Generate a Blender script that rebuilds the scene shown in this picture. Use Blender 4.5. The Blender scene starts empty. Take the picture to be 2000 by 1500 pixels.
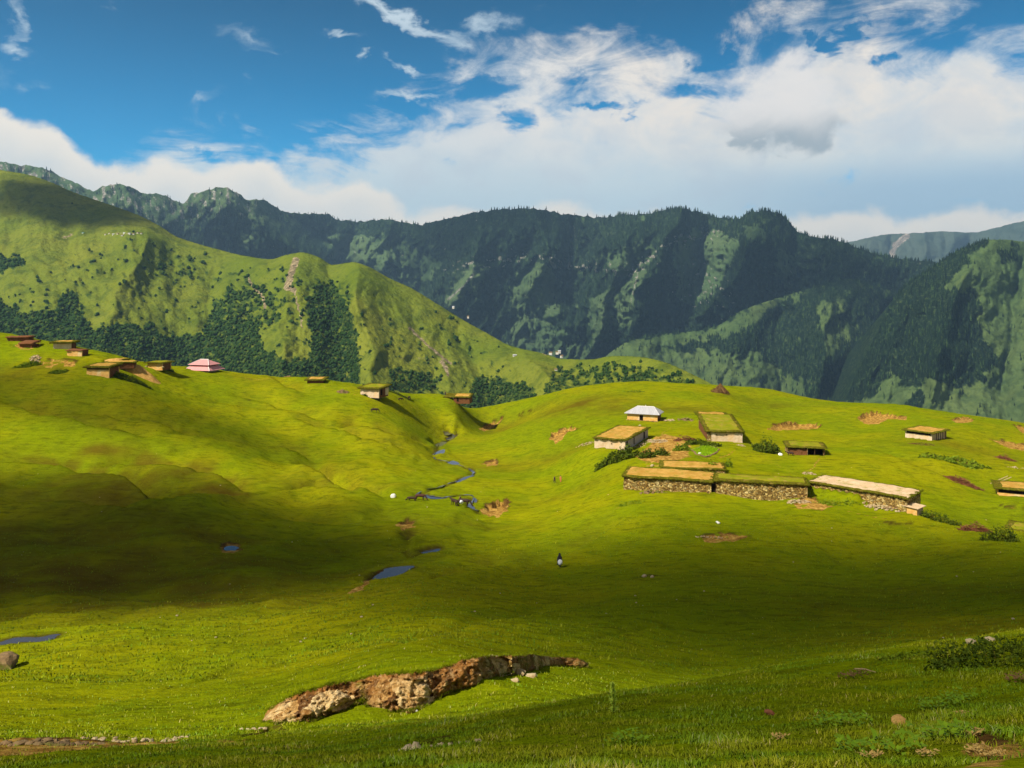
import bpy, bmesh, math, random, time
_T0 = time.time()
def tick(n): print('TICK', n, round(time.time() - _T0, 1), flush=True)
import numpy as np
from mathutils import Vector, Matrix
random.seed(7)
RNG = np.random.default_rng(11)
SC = bpy.context.scene
COL = SC.collection
F = 1650.0      # focal length in photo pixels
CX, HY = 1000.0, 560.0   # principal column and horizon row

# ------------------------------------------------------------------ helpers
def hash2(ix, iy, seed):
    h = (ix.astype(np.int64) * 374761393 + iy.astype(np.int64) * 668265263 + seed * 1442695041) & 0xFFFFFFFF
    h = ((h ^ (h >> 13)) * 1274126177) & 0xFFFFFFFF
    h = h ^ (h >> 16)
    return (h & 0xFFFF) / 65535.0

def perlin(x, y, seed=0):
    x = np.asarray(x, float); y = np.asarray(y, float)
    x0 = np.floor(x); y0 = np.floor(y)
    fx = x - x0; fy = y - y0
    u = fx * fx * fx * (fx * (fx * 6 - 15) + 10); v = fy * fy * fy * (fy * (fy * 6 - 15) + 10)
    def g(dx, dy):
        a = hash2(x0 + dx, y0 + dy, seed) * 2 * np.pi
        return np.cos(a) * (fx - dx) + np.sin(a) * (fy - dy)
    a = g(0, 0); b = g(1, 0); c = g(0, 1); d = g(1, 1)
    return (a + (b - a) * u) * (1 - v) + (c + (d - c) * u) * v

def fbm(x, y, octv=4, seed=0, gain=.5, lac=2.03):
    s = 0; a = 1; t = 0
    for i in range(octv):
        s = s + a * perlin(x, y, seed + i * 17); t += a; a *= gain
        x = x * lac + 13.1; y = y * lac + 7.7
    return s / t * 1.6

def ridged(x, y, octv=4, seed=0):
    s = 0; a = 1; t = 0
    for i in range(octv):
        s = s + a * (1 - np.abs(perlin(x, y, seed + i * 31)) * 2.2); t += a; a *= .5
        x = x * 2.07 + 3.3; y = y * 2.07 + 1.9
    return s / t

def cellular(x, y, seed=0):
    """F1 distance, F2-F1 and a random value of the nearest cell"""
    x = np.asarray(x, float); y = np.asarray(y, float)
    ix = np.floor(x); iy = np.floor(y)
    d1 = np.full(x.shape, 9.); d2 = np.full(x.shape, 9.); val = np.zeros(x.shape)
    for dx in (-1, 0, 1):
        for dy in (-1, 0, 1):
            cx = ix + dx + hash2(ix + dx, iy + dy, seed); cy = iy + dy + hash2(ix + dx, iy + dy, seed + 5)
            d = np.hypot(cx - x, cy - y); m = d < d1
            d2 = np.where(m, d1, np.minimum(d2, d))
            val = np.where(m, hash2(ix + dx, iy + dy, seed + 9), val); d1 = np.where(m, d, d1)
    return d1, d2 - d1, val

def sstep(a, b, x):
    t = np.clip((x - a) / (b - a), 0, 1); return t * t * (3 - 2 * t)

def inpoly(px, py, poly):
    res = np.zeros(px.shape, bool); n = len(poly); j = n - 1
    for i in range(n):
        xi, yi = poly[i]; xj, yj = poly[j]
        if yi != yj:
            c = ((yi > py) != (yj > py)) & (px < (xj - xi) * (py - yi) / (yj - yi) + xi)
            res ^= c
        j = i
    return res

def segdist(px, py, line):
    d = np.full(px.shape, 1e9)
    for (x0, y0), (x1, y1) in zip(line[:-1], line[1:]):
        L = (x1 - x0) ** 2 + (y1 - y0) ** 2 + 1e-9
        t = np.clip(((px - x0) * (x1 - x0) + (py - y0) * (y1 - y0)) / L, 0, 1)
        d = np.minimum(d, np.hypot(px - x0 - t * (x1 - x0), py - y0 - t * (y1 - y0)))
    return d

def curve(pts):
    xs = np.array([p[0] for p in pts], float); ys = np.array([p[1] for p in pts], float)
    n = len(xs); m = np.zeros(n); d = np.diff(ys) / np.diff(xs)
    m[1:-1] = np.where(d[:-1] * d[1:] > 0, 2 * d[:-1] * d[1:] / (d[:-1] + d[1:] + 1e-12), 0)
    m[0] = d[0]; m[-1] = d[-1]
    def f(x):
        x = np.clip(np.asarray(x, float), xs[0], xs[-1])
        i = np.clip(np.searchsorted(xs, x) - 1, 0, n - 2); h = xs[i + 1] - xs[i]; t = (x - xs[i]) / h
        return ((2 * t**3 - 3 * t**2 + 1) * ys[i] + (t**3 - 2 * t**2 + t) * h * m[i]
                + (-2 * t**3 + 3 * t**2) * ys[i + 1] + (t**3 - t**2) * h * m[i + 1])
    return f

def W(px, py, D):
    return Vector(((px - CX) / F * D, D, -(py - HY) / F * D))

def mesh_np(name, V, Fc, mat, parent=None, smooth=True, attrs=None, nper=None):
    me = bpy.data.meshes.new(name)
    V = np.asarray(V, np.float32); Fc = np.asarray(Fc, np.int32)
    k = Fc.shape[1]
    me.vertices.add(len(V)); me.vertices.foreach_set('co', V.ravel())
    me.loops.add(Fc.size); me.loops.foreach_set('vertex_index', Fc.ravel())
    me.polygons.add(len(Fc))
    me.polygons.foreach_set('loop_start', np.arange(0, Fc.size, k, dtype=np.int32))
    me.polygons.foreach_set('loop_total', np.full(len(Fc), k, np.int32))
    if smooth: me.polygons.foreach_set('use_smooth', np.ones(len(Fc), bool))
    me.update(calc_edges=True)
    for an, av in (attrs or {}).items():
        a = me.attributes.new(an, 'FLOAT', 'POINT'); a.data.foreach_set('value', np.asarray(av, np.float32).ravel())
    me.materials.append(mat)
    o = bpy.data.objects.new(name, me); COL.objects.link(o)
    if parent: o.parent = parent
    return o

def grid_faces(nr, nc):
    i = np.arange(nr - 1)[:, None] * nc + np.arange(nc - 1)[None, :]
    return np.stack([i, i + 1, i + nc + 1, i + nc], -1).reshape(-1, 4)

def tag(o, label=None, cat=None, group=None, kind=None):
    if label: o['label'] = label
    if cat: o['category'] = cat
    if group: o['group'] = group
    if kind: o['kind'] = kind
    return o

def thing(name, label, cat, loc=(0, 0, 0), rotz=0, group=None):
    o = bpy.data.objects.new(name, None); COL.objects.link(o)
    o.location = loc; o.rotation_euler = (0, 0, rotz); o.empty_display_size = .2
    return tag(o, label, cat, group)

class MB:
    """collects primitive shapes, linked as one mesh"""
    def __init__(s): s.v = []; s.f = []
    def add(s, vs, fs):
        b = len(s.v); s.v += [tuple(v) for v in vs]; s.f += [tuple(b + i for i in f) for f in fs]; return s
    def box(s, x0, x1, y0, y1, z0, z1, div=0, jit=0, seed=0):
        if not div:
            vs = [(x, y, z) for z in (z0, z1) for y in (y0, y1) for x in (x0, x1)]
            return s.add(vs, [(0, 2, 3, 1), (4, 5, 7, 6), (0, 1, 5, 4), (2, 6, 7, 3), (0, 4, 6, 2), (1, 3, 7, 5)])
        nx = max(1, round((x1 - x0) / div)); ny = max(1, round((y1 - y0) / div)); nz = max(1, round((z1 - z0) / div))
        idx = {}; vs = []; fs = []
        def vert(i, j, k):
            if (i, j, k) not in idx:
                x = x0 + (x1 - x0) * i / nx; y = y0 + (y1 - y0) * j / ny; z = z0 + (z1 - z0) * k / nz
                h = [math.sin(i * 12.9 + j * 78.2 + k * 37.7 + q * 51.1 + seed * 7.3) * 43758.5 % 1 - .5 for q in range(3)]
                idx[(i, j, k)] = len(vs); vs.append((x + h[0] * jit, y + h[1] * jit, z + h[2] * jit))
            return idx[(i, j, k)]
        for i in range(nx):
            for j in range(ny):
                fs.append([vert(i, j, 0), vert(i, j + 1, 0), vert(i + 1, j + 1, 0), vert(i + 1, j, 0)])
                fs.append([vert(i, j, nz), vert(i + 1, j, nz), vert(i + 1, j + 1, nz), vert(i, j + 1, nz)])
        for i in range(nx):
            for k in range(nz):
                fs.append([vert(i, 0, k), vert(i + 1, 0, k), vert(i + 1, 0, k + 1), vert(i, 0, k + 1)])
                fs.append([vert(i, ny, k), vert(i, ny, k + 1), vert(i + 1, ny, k + 1), vert(i + 1, ny, k)])
        for j in range(ny):
            for k in range(nz):
                fs.append([vert(0, j, k), vert(0, j, k + 1), vert(0, j + 1, k + 1), vert(0, j + 1, k)])
                fs.append([vert(nx, j, k), vert(nx, j + 1, k), vert(nx, j + 1, k + 1), vert(nx, j, k + 1)])
        return s.add(vs, fs)
    def bar(s, a, b, r0, r1=None, n=5):
        a = Vector(a); b = Vector(b); r1 = r0 if r1 is None else r1
        d = (b - a).normalized(); u = d.orthogonal().normalized(); w = d.cross(u)
        vs = []
        for p, r in ((a, r0), (b, r1)):
            for i in range(n):
                t = 2 * math.pi * i / n; vs.append(p + (u * math.cos(t) + w * math.sin(t)) * r)
        fs = [(i, (i + 1) % n, n + (i + 1) % n, n + i) for i in range(n)] + [tuple(range(n - 1, -1, -1)), tuple(range(n, 2 * n))]
        return s.add(vs, fs)
    def rock(s, c, r, seed=0, flat=.7, sub=2, rough=.28):
        vs, fs = ico(sub)
        rnd = random.Random(seed); ax = [rnd.uniform(.75, 1.3) for _ in range(3)]
        V = np.array(vs); n = perlin(V[:, 0] * 1.6 + seed, V[:, 1] * 1.6 + V[:, 2] * 1.3, seed) + .5 * perlin(V[:, 0] * 4 + seed, V[:, 2] * 4 + V[:, 1] * 3, seed + 3)
        # chisel flat facets
        for q in range(5):
            nn = np.array([rnd.gauss(0, 1) for _ in range(3)]); nn /= np.linalg.norm(nn)
            d = V @ nn; V = V - np.clip(d - rnd.uniform(.55, .85), 0, 1)[:, None] * nn
        V = V * (1 + rough * n)[:, None] * np.array([ax[0], ax[1], ax[2] * flat]) * r
        a = rnd.uniform(0, 6.28); R = np.array([[math.cos(a), -math.sin(a), 0], [math.sin(a), math.cos(a), 0], [0, 0, 1]])
        V = V @ R.T + np.array(tuple(c))
        return s.add([tuple(v) for v in V], fs)
    def blades(s, c, rx, ry, n, h, w, seed=0, z=None, lean=.5):
        rnd = random.Random(seed)
        for _ in range(n):
            a = rnd.uniform(0, 6.28); rr = math.sqrt(rnd.random())
            x = c[0] + rx * rr * math.cos(a); y = c[1] + ry * rr * math.sin(a); zz = c[2] if z is None else z(x, y)
            b = rnd.uniform(0, 6.28); hh = h * rnd.uniform(.5, 1.2); ww = w * rnd.uniform(.6, 1.3)
            dx, dy = math.cos(b) * ww, math.sin(b) * ww; lx = rnd.uniform(-1, 1) * lean * hh; ly = rnd.uniform(-1, 1) * lean * hh
            s.add([(x - dx, y - dy, zz), (x + dx, y + dy, zz), (x + lx, y + ly, zz + hh)], [(0, 1, 2)])
        return s
    def build(s, name, mat, parent=None, smooth=False):
        me = bpy.data.meshes.new(name); me.from_pydata(s.v, [], s.f); me.materials.append(mat)
        if smooth:
            me.polygons.foreach_set('use_smooth', np.ones(len(me.polygons), bool))
        me.update(); o = bpy.data.objects.new(name, me); COL.objects.link(o)
        if parent: o.parent = parent
        return o

_ico = {}
def ico(sub):
    if sub not in _ico:
        bm = bmesh.new(); bmesh.ops.create_icosphere(bm, subdivisions=sub, radius=1)
        _ico[sub] = ([tuple(v.co) for v in bm.verts], [tuple(v.index for v in f.verts) for f in bm.faces]); bm.free()
    return _ico[sub]

# ------------------------------------------------------------------ node helper
class NT:
    def __init__(s, tree): s.t = tree; s.t.nodes.clear()
    def n(s, typ, **kw):
        nd = s.t.nodes.new(typ)
        for k, v in kw.items(): setattr(nd, k, v)
        return nd
    def put(s, sock, v):
        if isinstance(v, bpy.types.NodeSocket): s.t.links.new(v, sock)
        elif v is not None: sock.default_value = v
    def m(s, op, a, b=None, c=None, clamp=False):
        nd = s.n('ShaderNodeMath', operation=op); nd.use_clamp = clamp
        for i, v in enumerate((a, b, c)): s.put(nd.inputs[i], v) if v is not None else None
        return nd.outputs[0]
    def mr(s, v, a, b, c=0., d=1., smooth=True):
        nd = s.n('ShaderNodeMapRange'); nd.interpolation_type = 'SMOOTHSTEP' if smooth else 'LINEAR'
        for i, x in enumerate((v, a, b, c, d)): s.put(nd.inputs[i], x)
        return nd.outputs[0]
    def mix(s, f, a, b, mode='MIX'):
        nd = s.n('ShaderNodeMix', data_type='RGBA', blend_type=mode); nd.clamp_result = False
        s.put(nd.inputs[0], f); s.put(nd.inputs[6], a if isinstance(a, bpy.types.NodeSocket) else tuple(a) + (1,) if len(a) == 3 else a)
        s.put(nd.inputs[7], b if isinstance(b, bpy.types.NodeSocket) else tuple(b) + (1,) if len(b) == 3 else b)
        return nd.outputs[2]
    def noise(s, vec, scale, detail=4, rough=.55, dist=0., out=0):
        nd = s.n('ShaderNodeTexNoise'); s.put(nd.inputs['Vector'], vec)
        nd.inputs['Scale'].default_value = scale; nd.inputs['Detail'].default_value = detail
        nd.inputs['Roughness'].default_value = rough; nd.inputs['Distortion'].default_value = dist
        return nd.outputs[out]
    def vor(s, vec, scale, feature='F1', out='Distance', rnd=1.):
        nd = s.n('ShaderNodeTexVoronoi', feature=feature); s.put(nd.inputs['Vector'], vec)
        nd.inputs['Scale'].default_value = scale; nd.inputs['Randomness'].default_value = rnd
        return nd.outputs[out]
    def map(s, vec, sc=(1, 1, 1), rot=(0, 0, 0), loc=(0, 0, 0)):
        nd = s.n('ShaderNodeMapping'); s.put(nd.inputs[0], vec); nd.inputs['Scale'].default_value = sc
        nd.inputs['Rotation'].default_value = rot; nd.inputs['Location'].default_value = loc
        return nd.outputs[0]
    def attr(s, name): return s.n('ShaderNodeAttribute', attribute_name=name).outputs['Fac']
    def bump(s, h, strength=.5, dist=.1, normal=None):
        nd = s.n('ShaderNodeBump'); nd.inputs['Strength'].default_value = strength; nd.inputs['Distance'].default_value = dist
        s.put(nd.inputs['Height'], h)
        if normal is not None: s.put(nd.inputs['Normal'], normal)
        return nd.outputs[0]
    def ramp(s, fac, stops):
        nd = s.n('ShaderNodeValToRGB'); s.put(nd.inputs[0], fac); e = nd.color_ramp.elements
        while len(e) < len(stops): e.new(.5)
        for el, (p, c) in zip(e, stops): el.position = p; el.color = tuple(c) + (1,)
        return nd.outputs[0]

def material(name, build, rough=.95, spec=.1, metallic=0.):
    m = bpy.data.materials.new(name); m.use_nodes = True; t = NT(m.node_tree)
    out = t.n('ShaderNodeOutputMaterial'); b = t.n('ShaderNodeBsdfPrincipled')
    b.inputs['Roughness'].default_value = rough; b.inputs['Specular IOR Level'].default_value = spec
    b.inputs['Metallic'].default_value = metallic
    t.t.links.new(b.outputs[0], out.inputs[0])
    r = build(t, b)
    if r is not None:
        c, nrm = r if isinstance(r, tuple) else (r, None)
        t.put(b.inputs['Base Color'], c)
        if nrm is not None: t.put(b.inputs['Normal'], nrm)
    return m

def geo(t): return t.n('ShaderNodeNewGeometry').outputs['Position']
def objc(t): return t.n('ShaderNodeTexCoord').outputs['Object']

def simple(name, c1, c2, scale=3., bump=.4, dist=.04, rough=.95, spec=.1, stretch=(1, 1, 1), detail=5, c3=None, metallic=0):
    def f(t, b):
        p = t.map(objc(t), stretch)
        n = t.noise(p, scale, detail, .65); col = t.mix(t.mr(n, .32, .68), c1, c2)
        if c3: col = t.mix(t.mr(t.noise(p, scale * .37, 3, .6), .52, .68), col, c3)
        return col, t.bump(n, bump, dist)
    return material(name, f, rough, spec, metallic)

tick('the meadow')
# ------------------------------------------------------------------ the meadow
# surveyed ground points: (column, [(distance, row) ...])
PROFILE = [
 (-500, [(12,1580),(22,1470),(40,1400),(60,1310),(85,1240),(120,1100),(150,980),(185,870),(220,760),(250,670),(275,600),(360,640),(620,800)]),
 (0,    [(9,1560),(13,1500),(19,1452),(26,1440),(38,1400),(56,1320),(80,1258),(97,1205),(120,1130),(147,1045),(178,950),(215,840),(245,745),(262,690),(276,654),(350,730),(600,860)]),
 (200,  [(12,1500),(18,1455),(25,1442),(38,1400),(55,1325),(78,1252),(98,1195),(122,1125),(150,1040),(180,950),(212,860),(235,775),(246,731),(262,705),(276,690),(350,770),(600,900)]),
 (400,  [(10,1500),(15,1462),(23,1445),(36,1395),(50,1335),(75,1255),(100,1187),(118,1135),(137,1072),(160,1005),(185,945),(210,880),(250,800),(280,748),(303,718),(370,800),(600,940)]),
 (600,  [(8,1500),(13,1462),(24,1425),(34,1375),(46,1320),(68,1252),(102,1178),(125,1118),(150,1055),(188,965),(225,885),(265,805),(292,755),(305,737),(370,820),(600,960)]),
 (735,  [(288,771),(300,762),(370,850),(600,1000)]),
 (800,  [(7,1500),(13,1434),(28,1402),(34,1320),(50,1255),(75,1200),(105,1145),(125,1108),(150,1045),(175,985),(200,938),(240,880),(270,838),(300,795),(318,773),(390,870),(600,1030)]),
 (893,  [(310,783),(322,776),(400,900)]),
 (870,  [(240,900),(265,882),(285,866),(300,852),(309,835)]),
 (900,  [(270,873),(290,858),(308,846),(318,830)]),
 (935,  [(300,853),(320,842),(330,830)]),
 (950,  [(330,838),(380,806),(450,900),(600,1060)]),
 (1000, [(6,1500),(10,1440),(16,1390),(28,1372),(38,1312),(52,1275),(85,1200),(115,1132),(145,1062),(178,1000),(205,950),(250,896),(300,835),(352,790),(420,880),(600,1050)]),
 (1100, [(60,1262),(95,1185),(126,1107),(158,1020),(185,975),(210,935),(238,890),(262,850),(300,805),(330,775),(352,762),(420,850),(600,1030)]),
 (1250, [(6,1490),(11,1405),(17,1340),(28,1395),(42,1342),(62,1275),(86,1202),(112,1130),(135,1062),(152,1000),(165,964),(195,905),(220,876),(258,828),(285,800),(320,765),(350,743),(420,840),(600,1020)]),
 (1400, [(5.5,1500),(11,1398),(18,1325),(28,1385),(42,1365),(62,1300),(80,1232),(105,1150),(133,1065),(152,1000),(166,962),(195,908),(225,863),(262,820),(300,785),(345,752),(420,850),(600,1030)]),
 (1500, [(5.5,1490),(11,1390),(18,1307),(28,1370),(42,1350),(62,1290),(82,1225),(105,1150),(135,1060),(163,980),(190,925),(225,880),(270,832),(320,790),(360,760),(420,850),(600,1030)]),
 (1750, [(5,1500),(11,1375),(21,1270),(32,1330),(45,1320),(62,1272),(82,1215),(110,1145),(140,1062),(160,1000),(205,910),(245,858),(285,820),(330,789),(400,880),(600,1040)]),
 (2000, [(5,1480),(12,1330),(23,1236),(34,1300),(48,1290),(62,1250),(85,1190),(112,1120),(150,1040),(185,975),(215,925),(255,872),(300,826),(380,900),(600,1060)]),
 (2500, [(5,1450),(12,1290),(25,1180),(36,1230),(50,1210),(85,1150),(115,1120),(150,1080),(200,1020),(260,950),(300,910),(400,990),(620,1100)]),
]
# the houses: front-left and front-right foot, each (column, row, distance)
HOUSES = {
 'hip':    ((1225, 819.5, 265.5), (1284, 823.6, 262.0)),
 'left':   ((1161, 872, 218.5), (1221, 880, 215.0)),
 'right':  ((1382, 861, 226.0), (1450, 864, 225.0)),
 'stone':  ((1218, 957, 170.5), (1389, 963, 165.5)),
 'stone2': ((1399, 963, 165.5), (1577, 970, 161.5)),
 'back':   ((1291, 925, 180.5), (1416, 927, 178.0)),
 'long':   ((1580, 967, 166.5), (1771, 997, 154.0)),
 'shed':   ((1765, 1000, 154.5), (1791, 1007, 152.5)),
 'turf':   ((1539, 887, 217.5), (1612, 890, 215.5)),
 'ledge':  ((1768, 853, 246.0), (1820, 860, 240.0)),
 'edge':   ((1948, 966, 197.0), (2060, 985, 192.0)),
 'low':    ((1967, 1046, 166.0), (2080, 1075, 160.0)),
}
pts = []
for px, lst in PROFILE:
    for D, py in lst: pts.append((px, D, py))
for k, (a, b) in HOUSES.items():
    for q in (a, b): pts.append((q[0], q[2], q[1]))
PTS = np.array(pts, float)
def _sc(px, D): return np.stack([np.clip(px, -560, 2560) / 230., np.log(D) * 5.], -1)
def _tps(d2): return d2 * np.log(d2 + 1e-9)
_P = _sc(PTS[:, 0], PTS[:, 1]); _n = len(_P)
_K = _tps(((_P[:, None] - _P[None]) ** 2).sum(-1)) + np.eye(_n) * .02
_Q = np.hstack([np.ones((_n, 1)), _P])
_A = np.block([[_K, _Q], [_Q.T, np.zeros((3, 3))]])
_w = np.linalg.solve(_A, np.concatenate([PTS[:, 2], np.zeros(3)]))
def row_of(px, D):
    s = _sc(px, D); out = np.empty(len(s))
    for i in range(0, len(s), 20000):
        c = s[i:i + 20000]; d2 = ((c[:, None] - _P[None]) ** 2).sum(-1)
        out[i:i + 20000] = _tps(d2) @ _w[:_n] + np.hstack([np.ones((len(c), 1)), c]) @ _w[_n:]
    return out

cols = np.concatenate([np.linspace(-1500, -60, 60, endpoint=False), np.arange(-60, 2062, 3.0), np.linspace(2070, 3500, 60)])
LY = np.linspace(math.log(3.2), math.log(620), 860)
NC, NR = len(cols), len(LY)
# smooth base on a coarser lattice, then cubic upsampling along both axes
ccols = np.linspace(-1500, 3500, 300); cLY = np.linspace(LY[0], LY[-1], 220)
base = row_of(*[g.ravel() for g in np.meshgrid(ccols, np.exp(cLY))]).reshape(220, 300)
def cubic_w(src, dst):
    h = src[1] - src[0]; t = (dst - src[0]) / h; i = np.clip(np.floor(t).astype(int), 1, len(src) - 3); f = t - i
    M = np.zeros((len(dst), len(src))); r = np.arange(len(dst))
    M[r, i - 1] = -.5 * f + f * f - .5 * f**3; M[r, i] = 1 - 2.5 * f * f + 1.5 * f**3
    M[r, i + 1] = .5 * f + 2 * f * f - 1.5 * f**3; M[r, i + 2] = -.5 * f * f + .5 * f**3
    return M
ROW = cubic_w(cLY, LY) @ base @ cubic_w(ccols, cols).T
Yg = np.exp(LY)[:, None] * np.ones((1, NC)); Xg = (cols[None] - CX) / F * Yg
Zg = -(ROW - HY) / F * Yg

def locate(px, py):
    """first ground point seen at photo position"""
    j = np.interp(px, cols, np.arange(NC)); j0 = int(j); j0 = min(j0, NC - 2); f = j - j0
    z = Zg[:, j0] * (1 - f) + Zg[:, j0 + 1] * f; y = Yg[:, 0]
    r = HY - z / y * F
    k = np.nonzero(r <= py)[0]
    if len(k) == 0: k = int(np.argmin(r))
    else: k = k[0]
    if k == 0: return W(px, py, y[0])
    t = (r[k - 1] - py) / max(1e-6, r[k - 1] - r[k]); t = min(max(t, 0), 1)
    D = y[k - 1] + t * (y[k] - y[k - 1])
    return Vector(((px - CX) / F * D, D, -(py - HY) / F * D))
def ground(x, y):
    x = np.asarray(x, float); y = np.maximum(np.asarray(y, float), 3.3)
    px = CX + x / y * F
    j = np.interp(px, cols, np.arange(NC)); i = np.clip((np.log(y) - LY[0]) / (LY[1] - LY[0]), 0, NR - 1.001)
    j = np.clip(j, 0, NC - 1.001); i0 = i.astype(int); j0 = j.astype(int); fi = i - i0; fj = j - j0
    return (Zg[i0, j0] * (1 - fi) * (1 - fj) + Zg[i0 + 1, j0] * fi * (1 - fj) + Zg[i0, j0 + 1] * (1 - fi) * fj + Zg[i0 + 1, j0 + 1] * fi * fj)
def gz(x, y): return float(ground(x, y))

tick('keep-flat')
# keep-flat mask around the houses
flat = np.zeros_like(Zg)
for a, b in HOUSES.values():
    A = W(*[a[0], a[1], a[2]]); B = W(b[0], b[1], b[2]); c = (A + B) / 2; r = (B - A).length * .7 + 4
    flat = np.maximum(flat, 1 - sstep(r * .7, r * 1.6, np.hypot(Xg - c.x, Yg - c.y - 3)))

# rolling relief
amp = sstep(25, 90, Yg) * (1 - .85 * flat) * (1 - .75 * sstep(-25, 5, Xg) * sstep(200, 120, Yg)) 
edge = 1 - .8 * sstep(255, 290, Yg) * (1 - sstep(330, 400, Yg))
leftside = sstep(10, -40, Xg)
Zg = Zg + amp * edge * (1.5 * fbm(Xg / 46 + 3, Yg / 40, 3, 5) + .55 * fbm(Xg / 15, Yg / 13, 3, 8) * (1 + leftside))
Zg = Zg + .24 * sstep(8, 25, Yg) * (1 - flat) * fbm(Xg / 4.2, Yg / 3.4, 4, 21)
# sheep walks: little steps that follow the contours of the slopes
_tc = np.sin((Zg + .9 * fbm(Xg / 14, Yg / 14, 2, 51)) * 5.2); Zg = Zg + .10 * sstep(30, 60, Yg) * (1 - flat) * _tc * sstep(-.2, .35, fbm(Xg / 22, Yg / 22, 2, 52))
Zg = Zg + .05 * (1 - sstep(30, 60, Yg)) * fbm(Xg / .7, Yg / .7, 3, 24)

def world_line(line): return [tuple(locate(*p).xy) for p in line]
dirt = np.zeros_like(Zg); brown = np.zeros_like(Zg); lip = np.zeros_like(Zg)
NZA = perlin(Xg / 8, Yg / 9, 3); NZB = perlin(Xg / 9, Yg / 8, 4); NZC = perlin(Xg / 2.4, Yg / 2.4, 31); NZD = perlin(Xg / 2.4, Yg / 2.4, 32)
NZE = perlin(Xg / .6, Yg / .6, 33); NZF = perlin(Xg / .6, Yg / .6, 34); NZG = fbm(Xg / 7, Yg / 7, 3, 40); NZH = fbm(Xg / 2.2, Yg / 2.2, 3, 66); NZI = fbm(Xg / .5, Yg / .5, 3, 67)
def window(wp, m):
    xs = [p[0] for p in wp]; ys = [p[1] for p in wp]
    ok = (Xg > min(xs) - m) & (Xg < max(xs) + m) & (Yg > min(ys) - m) & (Yg < max(ys) + m)
    r = np.nonzero(ok.any(1))[0]; c = np.nonzero(ok.any(0))[0]
    return np.s_[r[0]:r[-1] + 1, c[0]:c[-1] + 1]
# folds of the left hillside: (line, drop, half-width, brown)
FOLDS = [
 ([(170, 905), (300, 915), (420, 935), (470, 955), (500, 965)], 1.3, 4.5, .9),
 ([(480, 968), (400, 975), (300, 985), (180, 990)], 1.2, 4.5, .5),
 ([(560, 905), (620, 930), (690, 962), (760, 978)], 1.5, 4.5, .5),
 ([(500, 968), (600, 958), (700, 962)], 1.0, 4.0, .5),
 ([(640, 828), (720, 838), (770, 855), (840, 872)], 1.0, 4.5, .5),
 ([(690, 866), (760, 868), (790, 880)], .8, 3.0, .5),
 ([(480, 1012), (560, 1018), (700, 1030), (780, 1020)], .5, 3.5, .1),
 ([(0, 1215), (150, 1205), (300, 1198), (450, 1195), (560, 1180), (680, 1160)], 1.0, 2.6, .4),
 ([(780, 1150), (900, 1115), (1000, 1100)], .45, 3.0, .4),
 ([(700, 1300), (900, 1230), (1100, 1190)], .3, 2.5, .1),
 ([(60, 1290), (200, 1268), (300, 1250)], .5, 2.0, .3),
 ([(380, 780), (480, 800), (600, 812)], .8, 4.0, .2),
 ([(100, 800), (240, 820), (380, 850)], .9, 4.5, .2),
 ([(520, 735), (560, 760), (600, 770)], .9, 4.5, .3),
 ([(760, 1060), (860, 1040), (980, 1000)], .6, 3.5, .1),
 ([(-40, 900), (120, 915), (250, 940), (330, 975)], 1.0, 3.5, .6), ([(-40, 972), (150, 985), (260, 1000), (400, 1006)], .8, 3.2, .5), ([(300, 850), (420, 862), (560, 880), (640, 905)], .8, 3.5, .3),
 ([(560, 818), (680, 846), (760, 876)], .7, 3., .35), ([(-20, 780), (150, 828), (300, 860)], .9, 4., .3), ([(430, 768), (520, 790), (640, 828)], .7, 4., .2), ([(700, 1008), (850, 1028), (960, 1018)], .5, 2.5, .3),
 ([(1100, 846), (1180, 826), (1260, 834)], .5, 3., .25), ([(1450, 800), (1560, 794), (1680, 800)], .6, 4., .3), ([(1650, 1110), (1800, 1125), (1980, 1160)], .4, 3., .1), ([(1120, 1250), (1300, 1228), (1500, 1240)], .3, 2., .1),
 ([(300, 1305), (500, 1272), (700, 1232)], .4, 2., .2), ([(60, 1405), (350, 1345), (560, 1292)], .3, 1.5, .1), ([(880, 1150), (1040, 1110), (1230, 1010)], .45, 3., .2), ([(1620, 860), (1760, 900), (1900, 960)], .5, 3., .1), ([(640, 1100), (760, 1085), (880, 1050)], .4, 2.2, .3),
]
for line, dp, wd, br in FOLDS:
    lf_ = 1 if min(p[0] for p in line) < 700 and line[0][1] < 1100 else 0; dp *= 2.6 if lf_ else 1.7; wd *= 1.25 if lf_ else 1.1
    wl = sorted(world_line(line)); w_ = window(wl, wd * 3 + 3); gx_ = Xg[w_] + .8 * NZA[w_]; gy_ = Yg[w_] + 1.2 * NZB[w_]
    xs_ = np.array([p[0] for p in wl]); ys_ = np.array([p[1] for p in wl]); sl_ = abs(ys_[-1] - ys_[0]) / max(1, xs_[-1] - xs_[0])
    sg = (gy_ - np.interp(gx_, xs_, ys_)) / math.sqrt(1 + sl_ * sl_); tt = (gx_ - xs_[0]) / (xs_[-1] - xs_[0]); tap = sstep(-.02, .25, tt) * sstep(1.02, .75, tt) * (1 - flat[w_])
    near_side = .45 * np.exp(-(sg / (1.5 * wd)) ** 2); far_side = -1.0 * np.exp(-((sg - .5 * wd) / (.9 * wd)) ** 2); k2 = sstep(-.12 * wd, .35 * wd, sg)
    Zg[w_] += dp * tap * (near_side * (1 - k2) + far_side * k2)
    brown[w_] = np.maximum(brown[w_], br * tap * np.exp(-((sg - .8 * wd) / (1.1 * wd)) ** 2) * sstep(-.35, .3, NZG[w_]))

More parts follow.
